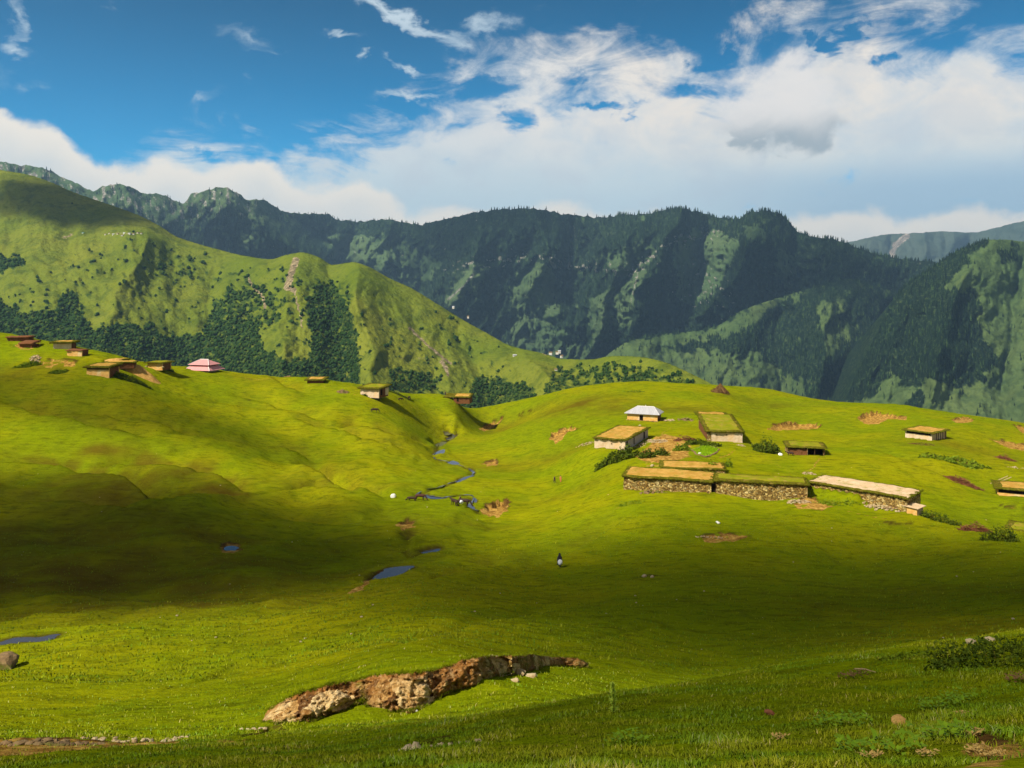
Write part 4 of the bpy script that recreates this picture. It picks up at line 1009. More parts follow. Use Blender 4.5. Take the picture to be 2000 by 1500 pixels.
MB().box(0, h['L'], .1, .2, -.6, 1.8).build('door', M_VOID, r); MB().box(-.1, .06, -.1, .09, -.6, 1.9).box(h['L'] - .06, h['L'] + .1, -.1, .09, -.6, 1.9).box(.07, h['L'] - .07, -.1, .09, 1.8, 2.0).build('door_frame', M_DARKW, r)
h = HH['back']; r = hroot('back', 'sunken_barn', 'brown earth roof of a sunken barn directly behind the long stone barn', 'barn')
walls(h, r, [M_STONE] * 4, seed=50); turf_roof(h, r, seed=50, inset=(.25, .35), th=.35, over=.25)
h = HH['long']; r = hroot('long', 'stone_barn', 'long low barn with pale pinkish earth roof, grass bank over its left half', 'barn')
walls(h, r, [M_STONE] * 4, jit=.11, div=.4, seed=60); turf_roof(h, r, top=M_SOILP, seed=60, inset=(-.1, .2), th=.36, over=.4); beam_ends(h, r, 10, 0, seed=6, r=.07)
h = HH['shed']; r = hroot('shed', 'lean_to_shed', 'little cream shed with pale sheet roof at the end of the pinkish roofed barn', 'shed')
walls(h, r, [M_PLASTO, M_PLAST, M_PLAST, M_PLASTO], wt=.25, seed=70, jit=.03)
MB().add([(-.4, -.35, h['h'] + .02), (h['L'] + .4, -.35, h['h'] - .08), (h['L'] + .4, h['depth'] + .35, h['h'] + .12), (-.4, h['depth'] + .35, h['h'] + .22), (-.4, -.35, h['h'] + .1), (h['L'] + .4, -.35, h['h']), (h['L'] + .4, h['depth'] + .35, h['h'] + .2), (-.4, h['depth'] + .35, h['h'] + .3)],
     [(3, 2, 1, 0), (4, 5, 6, 7), (0, 1, 5, 4), (1, 2, 6, 5), (2, 3, 7, 6), (3, 0, 4, 7)]).build('roof', M_SOILP, r)
# 7 open-fronted huts
h = HH['turf']; r = hroot('turf', 'turf_hut', 'low turf hut with yellowish roof and open post front, beside the round bush', 'hut')
walls(h, r, [M_STONE] * 4, seed=80, skip=(0,)); MB().box(.4, h['L'] * .52, 0, .4, -1, h['h'] - .4, .4, .08).build('wall', M_REDW, r); MB().box(h['L'] * .5, h['L'] - .4, 2.2, 2.5, -1, h['h']).build('inner_wall', M_VOID, r)
for x in (.1, .52, .72, .97): MB().bar((h['L'] * x, .1, -.8), (h['L'] * x, .1, h['h']), .11, .09, 6).build('post', M_TIMB if x == .52 else M_DARKW, r)
turf_roof(h, r, top=M_SOILG, seed=80, inset=(.5, .5), th=.35)
h = HH['ledge']; r = hroot('ledge', 'earth_roofed_hut', 'flat earth roofed hut near the skyline with cream walls and dark posts', 'hut')
walls(h, r, [M_PLAST, M_PLAST, M_STONE, M_STONE], seed=90); turf_roof(h, r, seed=90, inset=(.0, .0), th=.34, over=.75)
for y in (.2, .33, .47, .62, .8): MB().bar((h['L'] + .5, h['depth'] * y, -.6), (h['L'] + .5, h['depth'] * y, h['h']), .10, .09, 6).build('post', M_DARKW, r)
MB().box(.5, h['L'] - .3, -.09, -.06, 1.25, h['h'] - .05).build('opening', M_VOID, r)
h = HH['edge']; r = hroot('edge', 'earth_roofed_hut', 'orange walled hut with brown earth roof cut by the right edge', 'hut')
walls(h, r, [M_PLASTO] * 4, seed=100); turf_roof(h, r, seed=100, inset=(.8, .6), th=.4, over=.7); MB().box(.2, h['L'] - .3, -.09, -.06, 1.1, h['h'] - .04).build('opening', M_VOID, r)
h = HH['low']; r = hroot('low', 'pale_roofed_hut', 'pale roof corner of a hut at the right edge beside a dark bush', 'hut')
walls(h, r, [M_REDW] * 4, seed=110); turf_roof(h, r, top=M_SOILG, seed=110, inset=(.3, .3), th=.3, over=.6)
# left village
h = HH['corner']; r = hroot('corner', 'mud_hut', 'orange walled hut with thick turf roof, nearest of the left village', 'hut')
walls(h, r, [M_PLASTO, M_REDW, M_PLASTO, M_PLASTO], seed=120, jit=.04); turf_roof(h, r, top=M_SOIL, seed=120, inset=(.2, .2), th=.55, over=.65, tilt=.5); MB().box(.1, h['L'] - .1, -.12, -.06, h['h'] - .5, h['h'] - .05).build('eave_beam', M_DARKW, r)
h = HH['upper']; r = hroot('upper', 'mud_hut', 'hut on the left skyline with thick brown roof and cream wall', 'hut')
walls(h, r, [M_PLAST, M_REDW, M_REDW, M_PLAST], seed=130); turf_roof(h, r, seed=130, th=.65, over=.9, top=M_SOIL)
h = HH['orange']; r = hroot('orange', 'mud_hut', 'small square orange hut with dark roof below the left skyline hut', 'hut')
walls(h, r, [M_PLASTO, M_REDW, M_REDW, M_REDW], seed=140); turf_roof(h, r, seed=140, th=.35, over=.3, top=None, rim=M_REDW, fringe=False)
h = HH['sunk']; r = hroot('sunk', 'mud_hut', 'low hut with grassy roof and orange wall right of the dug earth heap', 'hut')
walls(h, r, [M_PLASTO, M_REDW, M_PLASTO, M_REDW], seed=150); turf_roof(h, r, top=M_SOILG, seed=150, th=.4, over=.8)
for s_ in (-.4, h['L'] + .3): MB().rock((s_, -.2, .1), .45, 5, .7, 2).build('corner_stone', M_ROCKP, r)
h = HH['lowroof']; r = hroot('lowroof', 'mud_hut', 'half buried hut with long brown roof behind the dug earth heap', 'hut')
walls(h, r, [M_REDW] * 4, seed=160); turf_roof(h, r, seed=160, th=.3, over=.4, top=M_SOIL)
h = HH['darkhut']; r = hroot('darkhut', 'mud_hut', 'small dark sagging hut at the far left of the village', 'hut')
walls(h, r, [M_REDW] * 4, seed=170); turf_roof(h, r, seed=170, th=.5, over=.5, top=None, rim=M_REDW, tilt=.5, fringe=False)
h = HH['strip']; r = hroot('strip', 'mud_hut', 'long low dark roofed hut lying along the left skyline', 'hut')
walls(h, r, [M_REDW] * 4, seed=172); turf_roof(h, r, seed=172, th=.4, over=.5, top=None, rim=M_REDW, fringe=False)
h = HH['dark']; r = hroot('dark', 'mud_hut', 'tiny dark hut on the skyline behind the dug earth heap', 'hut')
walls(h, r, [M_REDW] * 4, seed=174); turf_roof(h, r, seed=174, th=.3, over=.4, top=M_SOIL)
h = HH['crest']; r = hroot('crest', 'mud_hut', 'small dark walled hut with brown roof on the crest, left of the turf house', 'hut')
walls(h, r, [M_REDW] * 4, seed=180); turf_roof(h, r, seed=180, th=.4, over=.7, top=M_SOIL, tilt=.4)
h = HH['gap']; r = hroot('gap', 'turf_house', 'cream walled house with green turf roof on the crest, left of the valley gap')
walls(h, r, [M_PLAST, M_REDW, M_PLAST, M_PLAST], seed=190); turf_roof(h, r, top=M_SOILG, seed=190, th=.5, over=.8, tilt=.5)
MB().box(h['L'] + .01, h['L'] + .1, 1.2, 2.2, -.2, 1.7).build('door', M_VOID, r); MB().box(h['L'] + .02, h['L'] + .14, 4.2, 6.2, -.5, 1.9).build('plaster_panel', M_PLAST, r)
h = HH['brown']; r = hroot('brown', 'mud_hut', 'red brown hut with flat earth roof on the crest nearest the valley gap', 'hut')
walls(h, r, [M_REDW] * 4, seed=200); turf_roof(h, r, seed=200, th=.35, over=.5, top=M_SOIL, sides=(8, 1, 1, 1), tilt=.7, fringe=False); MB().box(1.2, 2.0, -.06, -.051, -.2, 1.5).build('door', M_VOID, r)
# pink roof
h = HH['pink']; r = hroot('pink', 'pink_roofed_house', 'house with two tier pink tin roof behind the left crest')
walls(h, r, [M_PLAST] * 4, seed=210); L, d, H = h['L'], h['depth'], h['h']
def hipring(a, b_, o1, z1, o2, z2): 
    e1 = [(-o1, -o1, z1), (L + o1, -o1, z1), (L + o1, d + o1, z1), (-o1, d + o1, z1)]; e2 = [(-o2, -o2, z2), (L + o2, -o2, z2), (L + o2, d + o2, z2), (-o2, d + o2, z2)]
    return e1 + e2
vs = hipring(0, 0, 1.6, H + .1, -.2, H + 1.5); lo = MB().add(vs, [(0, 1, 5, 4), (1, 2, 6, 5), (2, 3, 7, 6), (3, 0, 4, 7), (3, 2, 1, 0)]).build('lower_roof', M_TINP, r)
MB().box(.5, L - .5, .5, d - .5, H + 1.3, H + 1.95).build('clerestory', M_REDW, r)
z2 = H + 1.9; vs = [(-.5, -.5, z2), (L + .5, -.5, z2), (L + .5, d + .5, z2), (-.5, d + .5, z2), (2.2, d / 2, z2 + 1.7), (L - 2.2, d / 2, z2 + 1.7)]
up = MB().add(vs, [(3, 2, 1, 0), (0, 1, 5, 4), (1, 2, 5), (2, 3, 4, 5), (3, 0, 4)]).build('upper_roof', M_TINP, r)
MB().bar((L + .5, -.5, z2 + .04), (L - 2.2, d / 2, z2 + 1.75), .12).bar((-.5, -.5, z2 + .04), (2.2, d / 2, z2 + 1.75), .10).bar((2.2, d / 2, z2 + 1.75), (L - 2.2, d / 2, z2 + 1.75), .12).build('ridge_cap', M_TINW, up)
MB().bar((L + 1.6, -1.6, H + .14), (L - .2, .2, H + 1.54), .12).bar((-1.6, -1.6, H + .14), (.2, .2, H + 1.54), .1).build('ridge_cap', M_TINW, lo)

# ------------------------------------------------------------------ things on the meadow
def heap(name, px, py, rx, ry, rz, n, mat, label, cat, rmin=.15, rmax=.4, seed=0, rot=0, sub=1, group=None):
    c = locate(px, py); rnd = random.Random(seed); m = MB()
    for i in range(n):
        a = rnd.uniform(0, 6.28); q = math.sqrt(rnd.random()); x = rx * q * math.cos(a); y = ry * q * math.sin(a)
        xr, yr = x * math.cos(rot) - y * math.sin(rot), x * math.sin(rot) + y * math.cos(rot)
        m.rock((xr, yr, gz(c.x + xr, c.y + yr) - c.z + rz * (1 - q) * rnd.random()), rnd.uniform(rmin, rmax), seed * 50 + i, .65, sub)
    o = m.build(name, mat); o.location = c; return tag(o, label, cat, group)
def bush(px, py, rx, ry, rz, mat, label, seed=0, n=None, leaf=.16, name='bush', cat='bush', rot=0, loc=None, dark=None, up=.5):
    c = loc or locate(px, py); rnd = np.random.default_rng(seed); root = thing(name, label, cat, c)
    n = n or int(700 * max(.35, rx * ry / 2)); n = min(n, 2600); big_ = c.y > 60; leaf *= 1.7 if c.y > 180 else 1; rz *= 1.5 if big_ else 1; ry *= .75 if big_ else 1
    d = rnd.normal(0, 1, (n, 3)); d[:, 2] = np.abs(d[:, 2]) * up + .02; d /= np.linalg.norm(d, axis=1)[:, None]
    lump = 1 + .75 * perlin(d[:, 0] * 2.5 + seed, d[:, 1] * 2.5 + d[:, 2] * 2, seed) + .4 * perlin(d[:, 0] * 6 + seed, d[:, 1] * 6 + d[:, 2] * 5, seed + 2); rr = rnd.uniform(.45, 1, n) ** .4 * lump
    X = d[:, 0] * rx * rr; Y = d[:, 1] * ry * rr; xr, yr = X * math.cos(rot) - Y * math.sin(rot), X * math.sin(rot) + Y * math.cos(rot)
    z = d[:, 2] * rz * rr + ground(c.x + xr, c.y + yr) - c.z
    P = np.stack([xr, yr, z], -1); s = leaf * rnd.uniform(.5, 1.3, n)
    e1 = rnd.normal(0, 1, (n, 3)); e1 /= np.linalg.norm(e1, axis=1)[:, None]; e2 = np.cross(e1, rnd.normal(0, 1, (n, 3))); e2 /= np.linalg.norm(e2, axis=1)[:, None]
    V = np.stack([P - e1 * s[:, None], P + e2 * s[:, None] * .55, P + e1 * s[:, None], P - e2 * s[:, None] * .55], 1).reshape(-1, 3)
    mesh_np('foliage', V, np.arange(n * 4).reshape(n, 4), mat, root, smooth=False)
    m = MB(); r2 = random.Random(seed)
    for i in range(max(4, int(rx * 5))):
        a = r2.uniform(0, 6.28); q = r2.uniform(0, .55); x = rx * q * math.cos(a); y = ry * q * math.sin(a); x, y = x * math.cos(rot) - y * math.sin(rot), x * math.sin(rot) + y * math.cos(rot); z0 = gz(c.x + x, c.y + y) - c.z
        m.bar((x, y, z0 - .1), (x * 1.4, y * 1.4, z0 + rz * r2.uniform(.4, .8)), leaf * .14, leaf * .05, 4)
    m.build('stem', M_TWIG, root); return root
def brush(px, py, rx, ry, rz, n, mat, label, seed=0, rot=0, name='brush_pile', cat='brush pile', ln=1.2, thick=.035, cone=False):
    c = locate(px, py); rnd = random.Random(seed); m = MB()
    for i in range(n):
        a = rnd.uniform(0, 6.28); q = math.sqrt(rnd.random()); x = rx * q * math.cos(a); y = ry * q * math.sin(a); x, y = x * math.cos(rot) - y * math.sin(rot), x * math.sin(rot) + y * math.cos(rot)
        z = gz(c.x + x, c.y + y) - c.z + rz * (1 - q) * rnd.random(); b = rot + rnd.gauss(0, .9); l = ln * rnd.uniform(.4, 1) / 2; t_ = rnd.uniform(-.35, .35)
        dv = Vector((math.cos(b) * l, math.sin(b) * l, t_ * l)); p = Vector((x, y, z + .05))
        if cone and i % 3:
            q2 = rnd.uniform(.3, 1.05); a2 = a + rnd.uniform(-.4, .4); m.bar((x, y, z * .2), (x * (1 - q2) + .1 * math.cos(a2), y * (1 - q2) + .1 * math.sin(a2), rz * q2), thick * rnd.uniform(.6, 1.4), thick * .5, 3); continue
        m.bar(p - dv, p + dv, thick * rnd.uniform(.6, 1.4), thick * .4, 3)
    o = m.build(name, mat); o.location = c; return tag(o, label, cat)

def gravel(*a, **k_):
    o = heap('gravel', *a, **k_); del o['category']; return tag(o, kind='stuff')
heap('stone_heap', 1143, 868, 2.6, 1.6, .5, 60, M_ROCKP, 'scatter of brownish stones at the left foot of the earth roofed barn', 'stone heap', .1, .3, 1)
heap('stone_heap', 1283, 862, 3.0, 2.2, .5, 130, M_ROCKP, 'rubble of pale stones spilling from the right corner of the long barn', 'stone heap', .12, .35, 2)
heap('stone_heap', 1255, 868, 5.0, 1.0, .4, 60, M_ROCKP, 'low line of rubble along the grey side wall of the barn', 'stone heap', .1, .3, 3, rot=1.0)
heap('stone_heap', 1338, 820, 3.2, 1.4, .6, 50, M_ROCKB, 'broken brown wall stones left of the green roofed barn', 'stone heap', .2, .5, 4, rot=-.6)
heap('stone_heap', 1447, 870, 1.2, .8, .3, 22, M_ROCKP, 'few stones at the right foot of the pink plastered gable', 'stone heap', .12, .3, 5)
heap('stone_heap', 1278, 961, 3.0, .9, 1.0, 80, M_ROCKB, 'collapsed brown stones leaning on the front of the stone barn', 'stone heap', .15, .4, 6)
heap('stone_heap', 1322, 960, 2.6, .8, .7, 55, M_ROCKP, 'pale fallen stones below the middle of the stone barn wall', 'stone heap', .15, .4, 7)
heap('stone_heap', 1560, 980, 2.4, 1.1, .8, 60, M_ROCKP, 'pale stones tumbled at the right end of the grassy stone barn', 'stone heap', .15, .38, 8)
heap('stone_heap', 1722, 992, 3.4, .9, .6, 70, M_ROCKP, 'loose stones along the foot of the pinkish roofed barn', 'stone heap', .14, .34, 9, rot=-.7)
heap('stone_heap', 1808, 1008, 1.6, 1.0, .3, 26, M_ROCKP, 'small pale stones below the little cream shed', 'stone heap', .12, .3, 10)
heap('stone_heap', 1580, 926, 1.4, 1.6, .7, 30, M_ROCKP, 'short ruined stone wall behind the gap between two barn roofs', 'stone heap', .16, .4, 11)
heap('stone_heap', 670, 766, 2.0, 1.4, .9, 40, M_ROCKB, 'ruined brown stone hut left of the cream walled turf house', 'ruin', .25, .6, 12)
heap('stone_heap', 562, 733, 1.1, .8, .9, 16, M_ROCKB, 'small dark stone pile on the left crest', 'stone heap', .3, .6, 13)
heap('stone_heap', 1385, 1051, 2.6, .7, .15, 26, M_ROCKP, 'half buried stones in the brown strip below the stone barns', 'stone heap', .1, .28, 14)
heap('stone_heap', 1985, 914, 2.6, 1.2, .3, 26, M_ROCKP, 'pale pebbles scattered above the right edge hut', 'stone heap', .1, .26, 16)
heap('stone_heap', 70, 702, 2.6, 1.6, .6, 44, M_ROCKP, 'ochre stones tumbling down the slope below the left village', 'stone heap', .2, .5, 17, rot=-.8)
for px, py, r_, mt, lb, cat in [(1258, 1127, .34, M_ROCKP, 'left and largest of two flat stones on the shaded slope', 'boulder'), (1274, 1128, .27, M_ROCKP, 'right and smaller of two flat stones on the shaded slope', 'boulder'), (768, 971, .62, M_ROCKW, 'bright white boulder on the turf left of the dark cattle', 'boulder'), (1402, 1022, .42, M_ROCKW, 'upright white stone alone on the slope below the barns', 'boulder'), (1525, 889, .55, M_ROCKW, 'white cloth like stone beside the dark goat at the turf hut', 'boulder'),
                   (1274, 911, .45, M_ROCKP, 'single pale stone on the roof edge left of the brown sunken roof', 'boulder'), (1303, 889, .35, M_ROCKP, 'single pale stone in the bare yard below the barn', 'boulder'), (8, 1306, 1.25, M_ROCKB, 'large dark mossy boulder at the left edge', 'boulder'),
                   (1250, 832, .4, M_ROCKP, 'flat pale stone on the grass in front of the tin roofed house', 'boulder'), (1367, 888, .5, M_ROCKW, 'cream stone at the corner of the bright green garden', 'boulder'), (1384, 892, .38, M_ROCKB, 'dark stone at the front of the bright green garden', 'boulder')]:
    c = locate(px, py); m = MB().rock((0, 0, r_ * .3), r_, int(px), .75, 3, .2); o = m.build('boulder', mt, smooth=False); o.location = c; tag(o, lb, cat)
# far scattered pebbles, all alike
rnd = random.Random(5); src = None
for i in range(70):
    px, py = rnd.uniform(20, 1980), rnd.uniform(860, 1270); c = locate(px, py)
    if src is None: src = MB().rock((0, 0, .04), .14, 4, .6, 1).build('pebble', M_ROCKP); o = src
    else: o = src.copy(); COL.objects.link(o)
    o.location = c; s_ = rnd.uniform(.5, 1.5); o.scale = (s_, s_, s_ * .8); o.rotation_euler.z = rnd.uniform(0, 6); tag(o, 'small pale pebble lying loose on the open meadow turf', 'pebble', 'pebbles strewn over the meadow')
# dug earth heap in the village
c = locate(262, 726); g1, g2 = np.meshgrid(np.linspace(-1, 1, 50), np.linspace(-1, 1, 26)); X = g1 * 9.0; Y = g2 * 2.6
Zt = 2.7 * np.clip(1 - (g1 + .05) ** 2 * 1.05 - g2 ** 2, 0, 1) ** .8 * (1 + .3 * fbm(X / 2, Y / 2, 4, 7)) + .12 * fbm(X * 1.5, Y * 1.5, 3, 9) + ground(c.x + X, c.y + Y) - c.z - .15
o = mesh_np('earth_heap', np.stack([X, Y, Zt], -1).reshape(-1, 3), grid_faces(26, 50), M_HEAP, smooth=True); o.location = c; tag(o, 'long heap of dug orange earth in the left village', 'earth heap')
brush(1407, 767, 3.7, 2.2, 3.5, 420, M_TWIG, 'conical pile of dry branches alone on the knoll skyline', 1, ln=2.0, thick=.09, cone=True)
brush(1338, 860, 3.0, 1.3, 1.9, 200, M_TWIGR, 'dark red brush pile between the two upper barns', 2, ln=1.3, thick=.06)
bp = brush(1880, 944, 4.2, 1.3, 1.8, 300, M_TWIGR, 'long reddish woodpile lying on the right slope', 3, rot=-.65, ln=1.6, thick=.07)
brush(1963, 897, 2.6, 1.0, 1.5, 150, M_TWIGR, 'small dark brown woodpile above the right edge hut', 4, rot=-.7, ln=1.3, thick=.07)
brush(1905, 1036, 2.6, 1.1, 1.9, 240, M_TWIGR, 'rusty brown brush heap left of the dark bush on the right', 5, rot=-.5, ln=1.2, thick=.06)
brush(1800, 868, 3.5, 1.2, .5, 90, M_TWIG, 'thin brown scrub below the hut near the skyline', 6, rot=-.1, ln=1.0, thick=.05)
for i, (a, b_) in enumerate([((1935, 945), (1968, 930)), ((1940, 947), (1975, 932))]):
    A = locate(*a); D = A.y; A = W(a[0], a[1] , D); B = W(b_[0], b_[1], D + 3.0); m = MB().bar((0, 0, .1), B - A, .13, .11, 7); o = m.build('timber_pole', M_TIMB); o.location = A
    tag(o, ['pale timber pole leaning beside the right edge hut, farther of two', 'pale timber pole leaning beside the right edge hut, nearer of two'][i], 'pole', 'poles by the right edge hut')
bush(1207, 899, 4.4, 2.2, 1.9, M_BUSH, 'wide dark green bush in front of the earth roofed barn', 1, rot=0)
bush(1262, 893, 1.9, 1.2, 1.2, M_BUSH, 'small dark bush beside the bare yard, right of the wide bush', 2)
bush(1291, 889, 1.7, 1.2, 1.1, M_BUSH, 'dark bush touching the back roof, rightmost below the yard', 3)
bush(1497, 884, 2.9, 2.2, 2.4, M_BUSH, 'round dark green bush left of the open fronted turf hut', 4)
bush(1333, 880, 2.0, 1.3, 1.1, M_BUSHL, 'light green bush at the left corner of the garden', 5)
bush(1360, 868, 3.0, .9, .9, M_BUSH, 'dark hedge bush along the back of the garden, left part', 6); bush(1390, 872, 2.2, .8, .8, M_BUSH, 'dark hedge bush along the back of the garden, right part', 7)
bush(1391, 922, 1.3, 1.2, 1.5, M_BUSHL, 'bright leafy shrub growing over the dark doorway', 8); bush(1423, 912, .9, .8, 1.2, M_BUSHL, 'light green shrub at the right end of the sunken roof', 9); bush(1352, 915, 1.2, .6, .6, M_BUSH, 'small dark shrub at the front edge of the sunken roof', 10)
bush(1835, 1018, 3.2, 1.3, 1.0, M_BUSH, 'low dark bush downhill from the little cream shed', 11, rot=-.6); bush(1955, 1055, 2.8, 1.6, 1.6, M_BUSH, 'dark bush beside the pale roof at the right edge', 12)
bush(250, 742, 5.5, 1.8, .9, M_BUSH, 'low wide dark scrub below the nearest village hut', 13); bush(55, 715, 3.4, 1.2, .8, M_BUSHL, 'dark scrub on the slope below the left village', 14); bush(115, 728, 2.6, .8, .5, M_BUSHL, 'thin scrub trailing down below the left village', 15); bush(325, 722, 2.4, 1., .7, M_BUSH, 'small scrub right of the low village hut', 16)
bush(1880, 905, 5.5, 2.6, .8, M_BUSHL, 'loose green scrub on the right slope above the woodpile', 17, n=900, leaf=.22); bush(1820, 893, 3.0, 1.4, .6, M_BUSHL, 'loose low scrub below the skyline hut', 18, n=300, leaf=.2); bush(1240, 765, 4, 1.5, .3, M_BUSHL, 'faint low scrub on the crest above the tin roofed house', 19, n=120, leaf=.2)
bush(724, 776, 2.6, .8, .5, M_BUSH, 'low scrub at the foot of the cream turf house', 20); bush(780, 772, 4.0, .9, .4, M_BUSH, 'low scrub on the crest between the turf house and the brown hut', 21)
bush(1230, 985, 2.4, 1.0, .5, M_BUSHL, 'pale low scrub at the left corner of the stone barn', 22, n=200); bush(1630, 985, 3.6, 1.2, .6, M_BUSHL, 'straggling scrub on the bank below the pinkish roof', 23, n=380)
# garden
wp = [(1352,880),(1377,870),(1404,878),(1400,884),(1376,893),(1360,888)]; ww = [locate(*p) for p in wp]; c = sum(ww, Vector()) / len(ww); rt = thing('walled_garden', 'small garden plot of bright green crop with a low stone rim', 'garden', c)
m = MB(); rnd = random.Random(9)
for _ in range(2600):
    q = [rnd.random() ** .5, rnd.random()]; i = rnd.randrange(len(ww)); a, b_ = ww[i], ww[(i + 1) % len(ww)]; p = c + (a.lerp(b_, q[1]) - c) * q[0] * .95; x, y = p.x, p.y; m.blades((x - c.x, y - c.y, gz(x, y) - c.z), .1, .1, 1, .55, .12, _, lean=.4)
m.build('crop', M_CROP, rt); m = MB()
for i in range(len(ww)):
    a, b_ = ww[i], ww[(i + 1) % len(ww)]; n_ = max(2, int((b_ - a).length / .5))
    for j in range(n_): p = a.lerp(b_, j / n_); m.rock((p.x - c.x, p.y - c.y, gz(p.x, p.y) - c.z + .12), rnd.uniform(.22, .36), i * 30 + j, .7, 1)
m.build('stone_rim', M_ROCKB, rt)

# ------------------------------------------------------------------ animals and people
def skin(name, joints, edges, mat, parent=None, loc=(0, 0, 0), rot=0, sc_=1., sub=1):
    me = bpy.data.meshes.new(name); bm = bmesh.new(); lay = bm.verts.layers.skin.verify(); vs = []
    for i, (p, r) in enumerate(joints):
        v = bm.verts.new(p); v[lay].radius = (r, r) if not isinstance(r, tuple) else r; v[lay].use_root = (i == 0); vs.append(v)
    for a, b_ in edges: bm.edges.new((vs[a], vs[b_]))
    bm.to_mesh(me); bm.free(); me.materials.append(mat); o = bpy.data.objects.new(name, me); COL.objects.link(o)
    k_ = o.modifiers.new('Skin', 'SKIN'); k_.use_smooth_shade = True; s_ = o.modifiers.new('Subdivision', 'SUBSURF'); s_.levels = sub; s_.render_levels = sub
    o.location = loc; o.rotation_euler.z = rot; o.scale = (sc_,) * 3
    if parent: o.parent = parent
    return o
M_HIDE = simple('dark_hide', (.030,.016,.012), (.055,.028,.018), 4, 0, .01, .7, .2); M_HIDER = simple('red_brown_hide', (.09,.032,.018), (.05,.02,.012), 4, 0, .01, .7, .2)
M_WHITEC = simple('white_cloth', (.72,.73,.76), (.60,.62,.66), 3, .2, .02, .9, .05); M_DARKC = simple('dark_cloth', (.022,.020,.028), (.04,.035,.045), 3, .2, .02, .9, .05)
M_ORC = simple('orange_cloth', (.60,.20,.08), (.48,.14,.05), 3, .2, .02, .9, .05); M_SKIN = simple('skin', (.32,.17,.10), (.28,.15,.09), 3, 0, .01, .6, .2); M_HAIR = simple('black_hair', (.01,.008,.007), (.015,.012,.01), 3, 0, .01, .6, .2)
def beast(name, label, cat, px, py, rot, s, mat, graze=True, lying=False, group=None, horn=True, light=False):
    c = locate(px, py); root = thing(name, label, cat, c, rot, group); hz_ = .5 if lying else 1.
    leg = .62 * hz_; B = leg + .42
    hd = [(1.18, 0, B + .05), (1.45, 0, B - .45 if graze else B + .28), (1.72, 0, .18 if graze else B + .22), (1.86, 0, .06 if graze else B + .06)]
    J = [((0, 0, B), (.33, .36)), ((-.55, 0, B + .02), (.32, .34)), ((-.88, 0, B - .02), (.24, .28)), ((.5, 0, B + .02), (.32, .38)), ((.86, 0, B + .02), (.24, .30)), (hd[0], .18), (hd[1], .15), (hd[2], .12), (hd[3], .07)]
    E = [(0, 1), (1, 2), (0, 3), (3, 4), (4, 5), (5, 6), (6, 7), (7, 8)]
    for sx in (-1, 1):
        i = len(J); y = .2 * sx
        J += [((.74, y, B - .34), .11), ((.74, y, leg * .52), .07), ((.73, y, .09), .05), ((.80, y, .02), .055)]; E += [(4, i), (i, i + 1), (i + 1, i + 2), (i + 2, i + 3)]
        i = len(J); J += [((-.76, y, B - .32), .14), ((-.66, y, leg * .72), .09), ((-.92, y, leg * .45), .06), ((-.84, y, .09), .05), ((-.78, y, .02), .055)]; E += [(2, i), (i, i + 1), (i + 1, i + 2), (i + 2, i + 3), (i + 3, i + 4)]
        i = len(J); h_ = Vector(hd[2]); J += [((h_.x - .18, .20 * sx, h_.z + .16), .035)]; E += [(7, i)]
    i = len(J); J += [((-1.12, 0, B - .02), .04), ((-1.18, 0, B - .5), .03), ((-1.17, 0, B - .68), .05)]; E += [(2, i), (i, i + 1), (i + 1, i + 2)]
    o = skin('body', J, E, mat, root, sc_=s)
    if horn:
        for sx in (-1, 1):
            h_ = Vector(hd[2]); m = MB().bar((h_.x - .12, .09 * sx, h_.z + .12), (h_.x - .22, .26 * sx, h_.z + .2), .03, .02).bar((h_.x - .22, .26 * sx, h_.z + .2), (h_.x - .2, .3 * sx, h_.z + .38), .02, .008); q = m.build('horn', M_ROCKP, root); q.scale = (s,) * 3
    return root
beast('buffalo', 'dark buffalo lying on the turf, left of the pair near the white boulder', 'buffalo', 805, 978, math.pi * .95, .85, M_HIDE, True, True)
beast('buffalo', 'red brown buffalo standing beside the lying one, head to the right', 'buffalo', 820, 977, -.15, 1.0, M_HIDER, True)
beast('horse', 'dark horse at the stream bend seen from behind, left of the loaded one', 'horse', 888, 988, 2.2, 1.05, M_HIDE, False, horn=False)
hs = beast('horse', 'dark loaded horse standing by the stream with a white bundle on its side', 'horse', 905, 989, -.25, 1.2, M_HIDE, True, horn=False)
beast('cow', 'black cow grazing alone on the sunlit left slope', 'cow', 731, 806, .1, 1.05, M_HIDE); beast('cow', 'small black calf below the crest between the two crest houses', 'calf', 782, 783, .6, .8, M_HIDE); beast('cow', 'black cow just right of the calf below the left crest', 'cow', 799, 781, 1.4, 1.0, M_HIDE)
beast('goat', 'dark goat beside the white stone near the turf hut', 'goat', 1544, 890, 2.6, .75, M_HIDE, False)
c = locate(899, 990); m = MB(); m.rock((0, 0, 1.2), .42, 3, 1.2, 2, .1); o = m.build('white_bundle', M_WHITEC); o.location = (c.x + .3, c.y - .35, c.z - .1); tag(o, 'white bundle tied to the dark loaded horse by the stream', 'bundle')

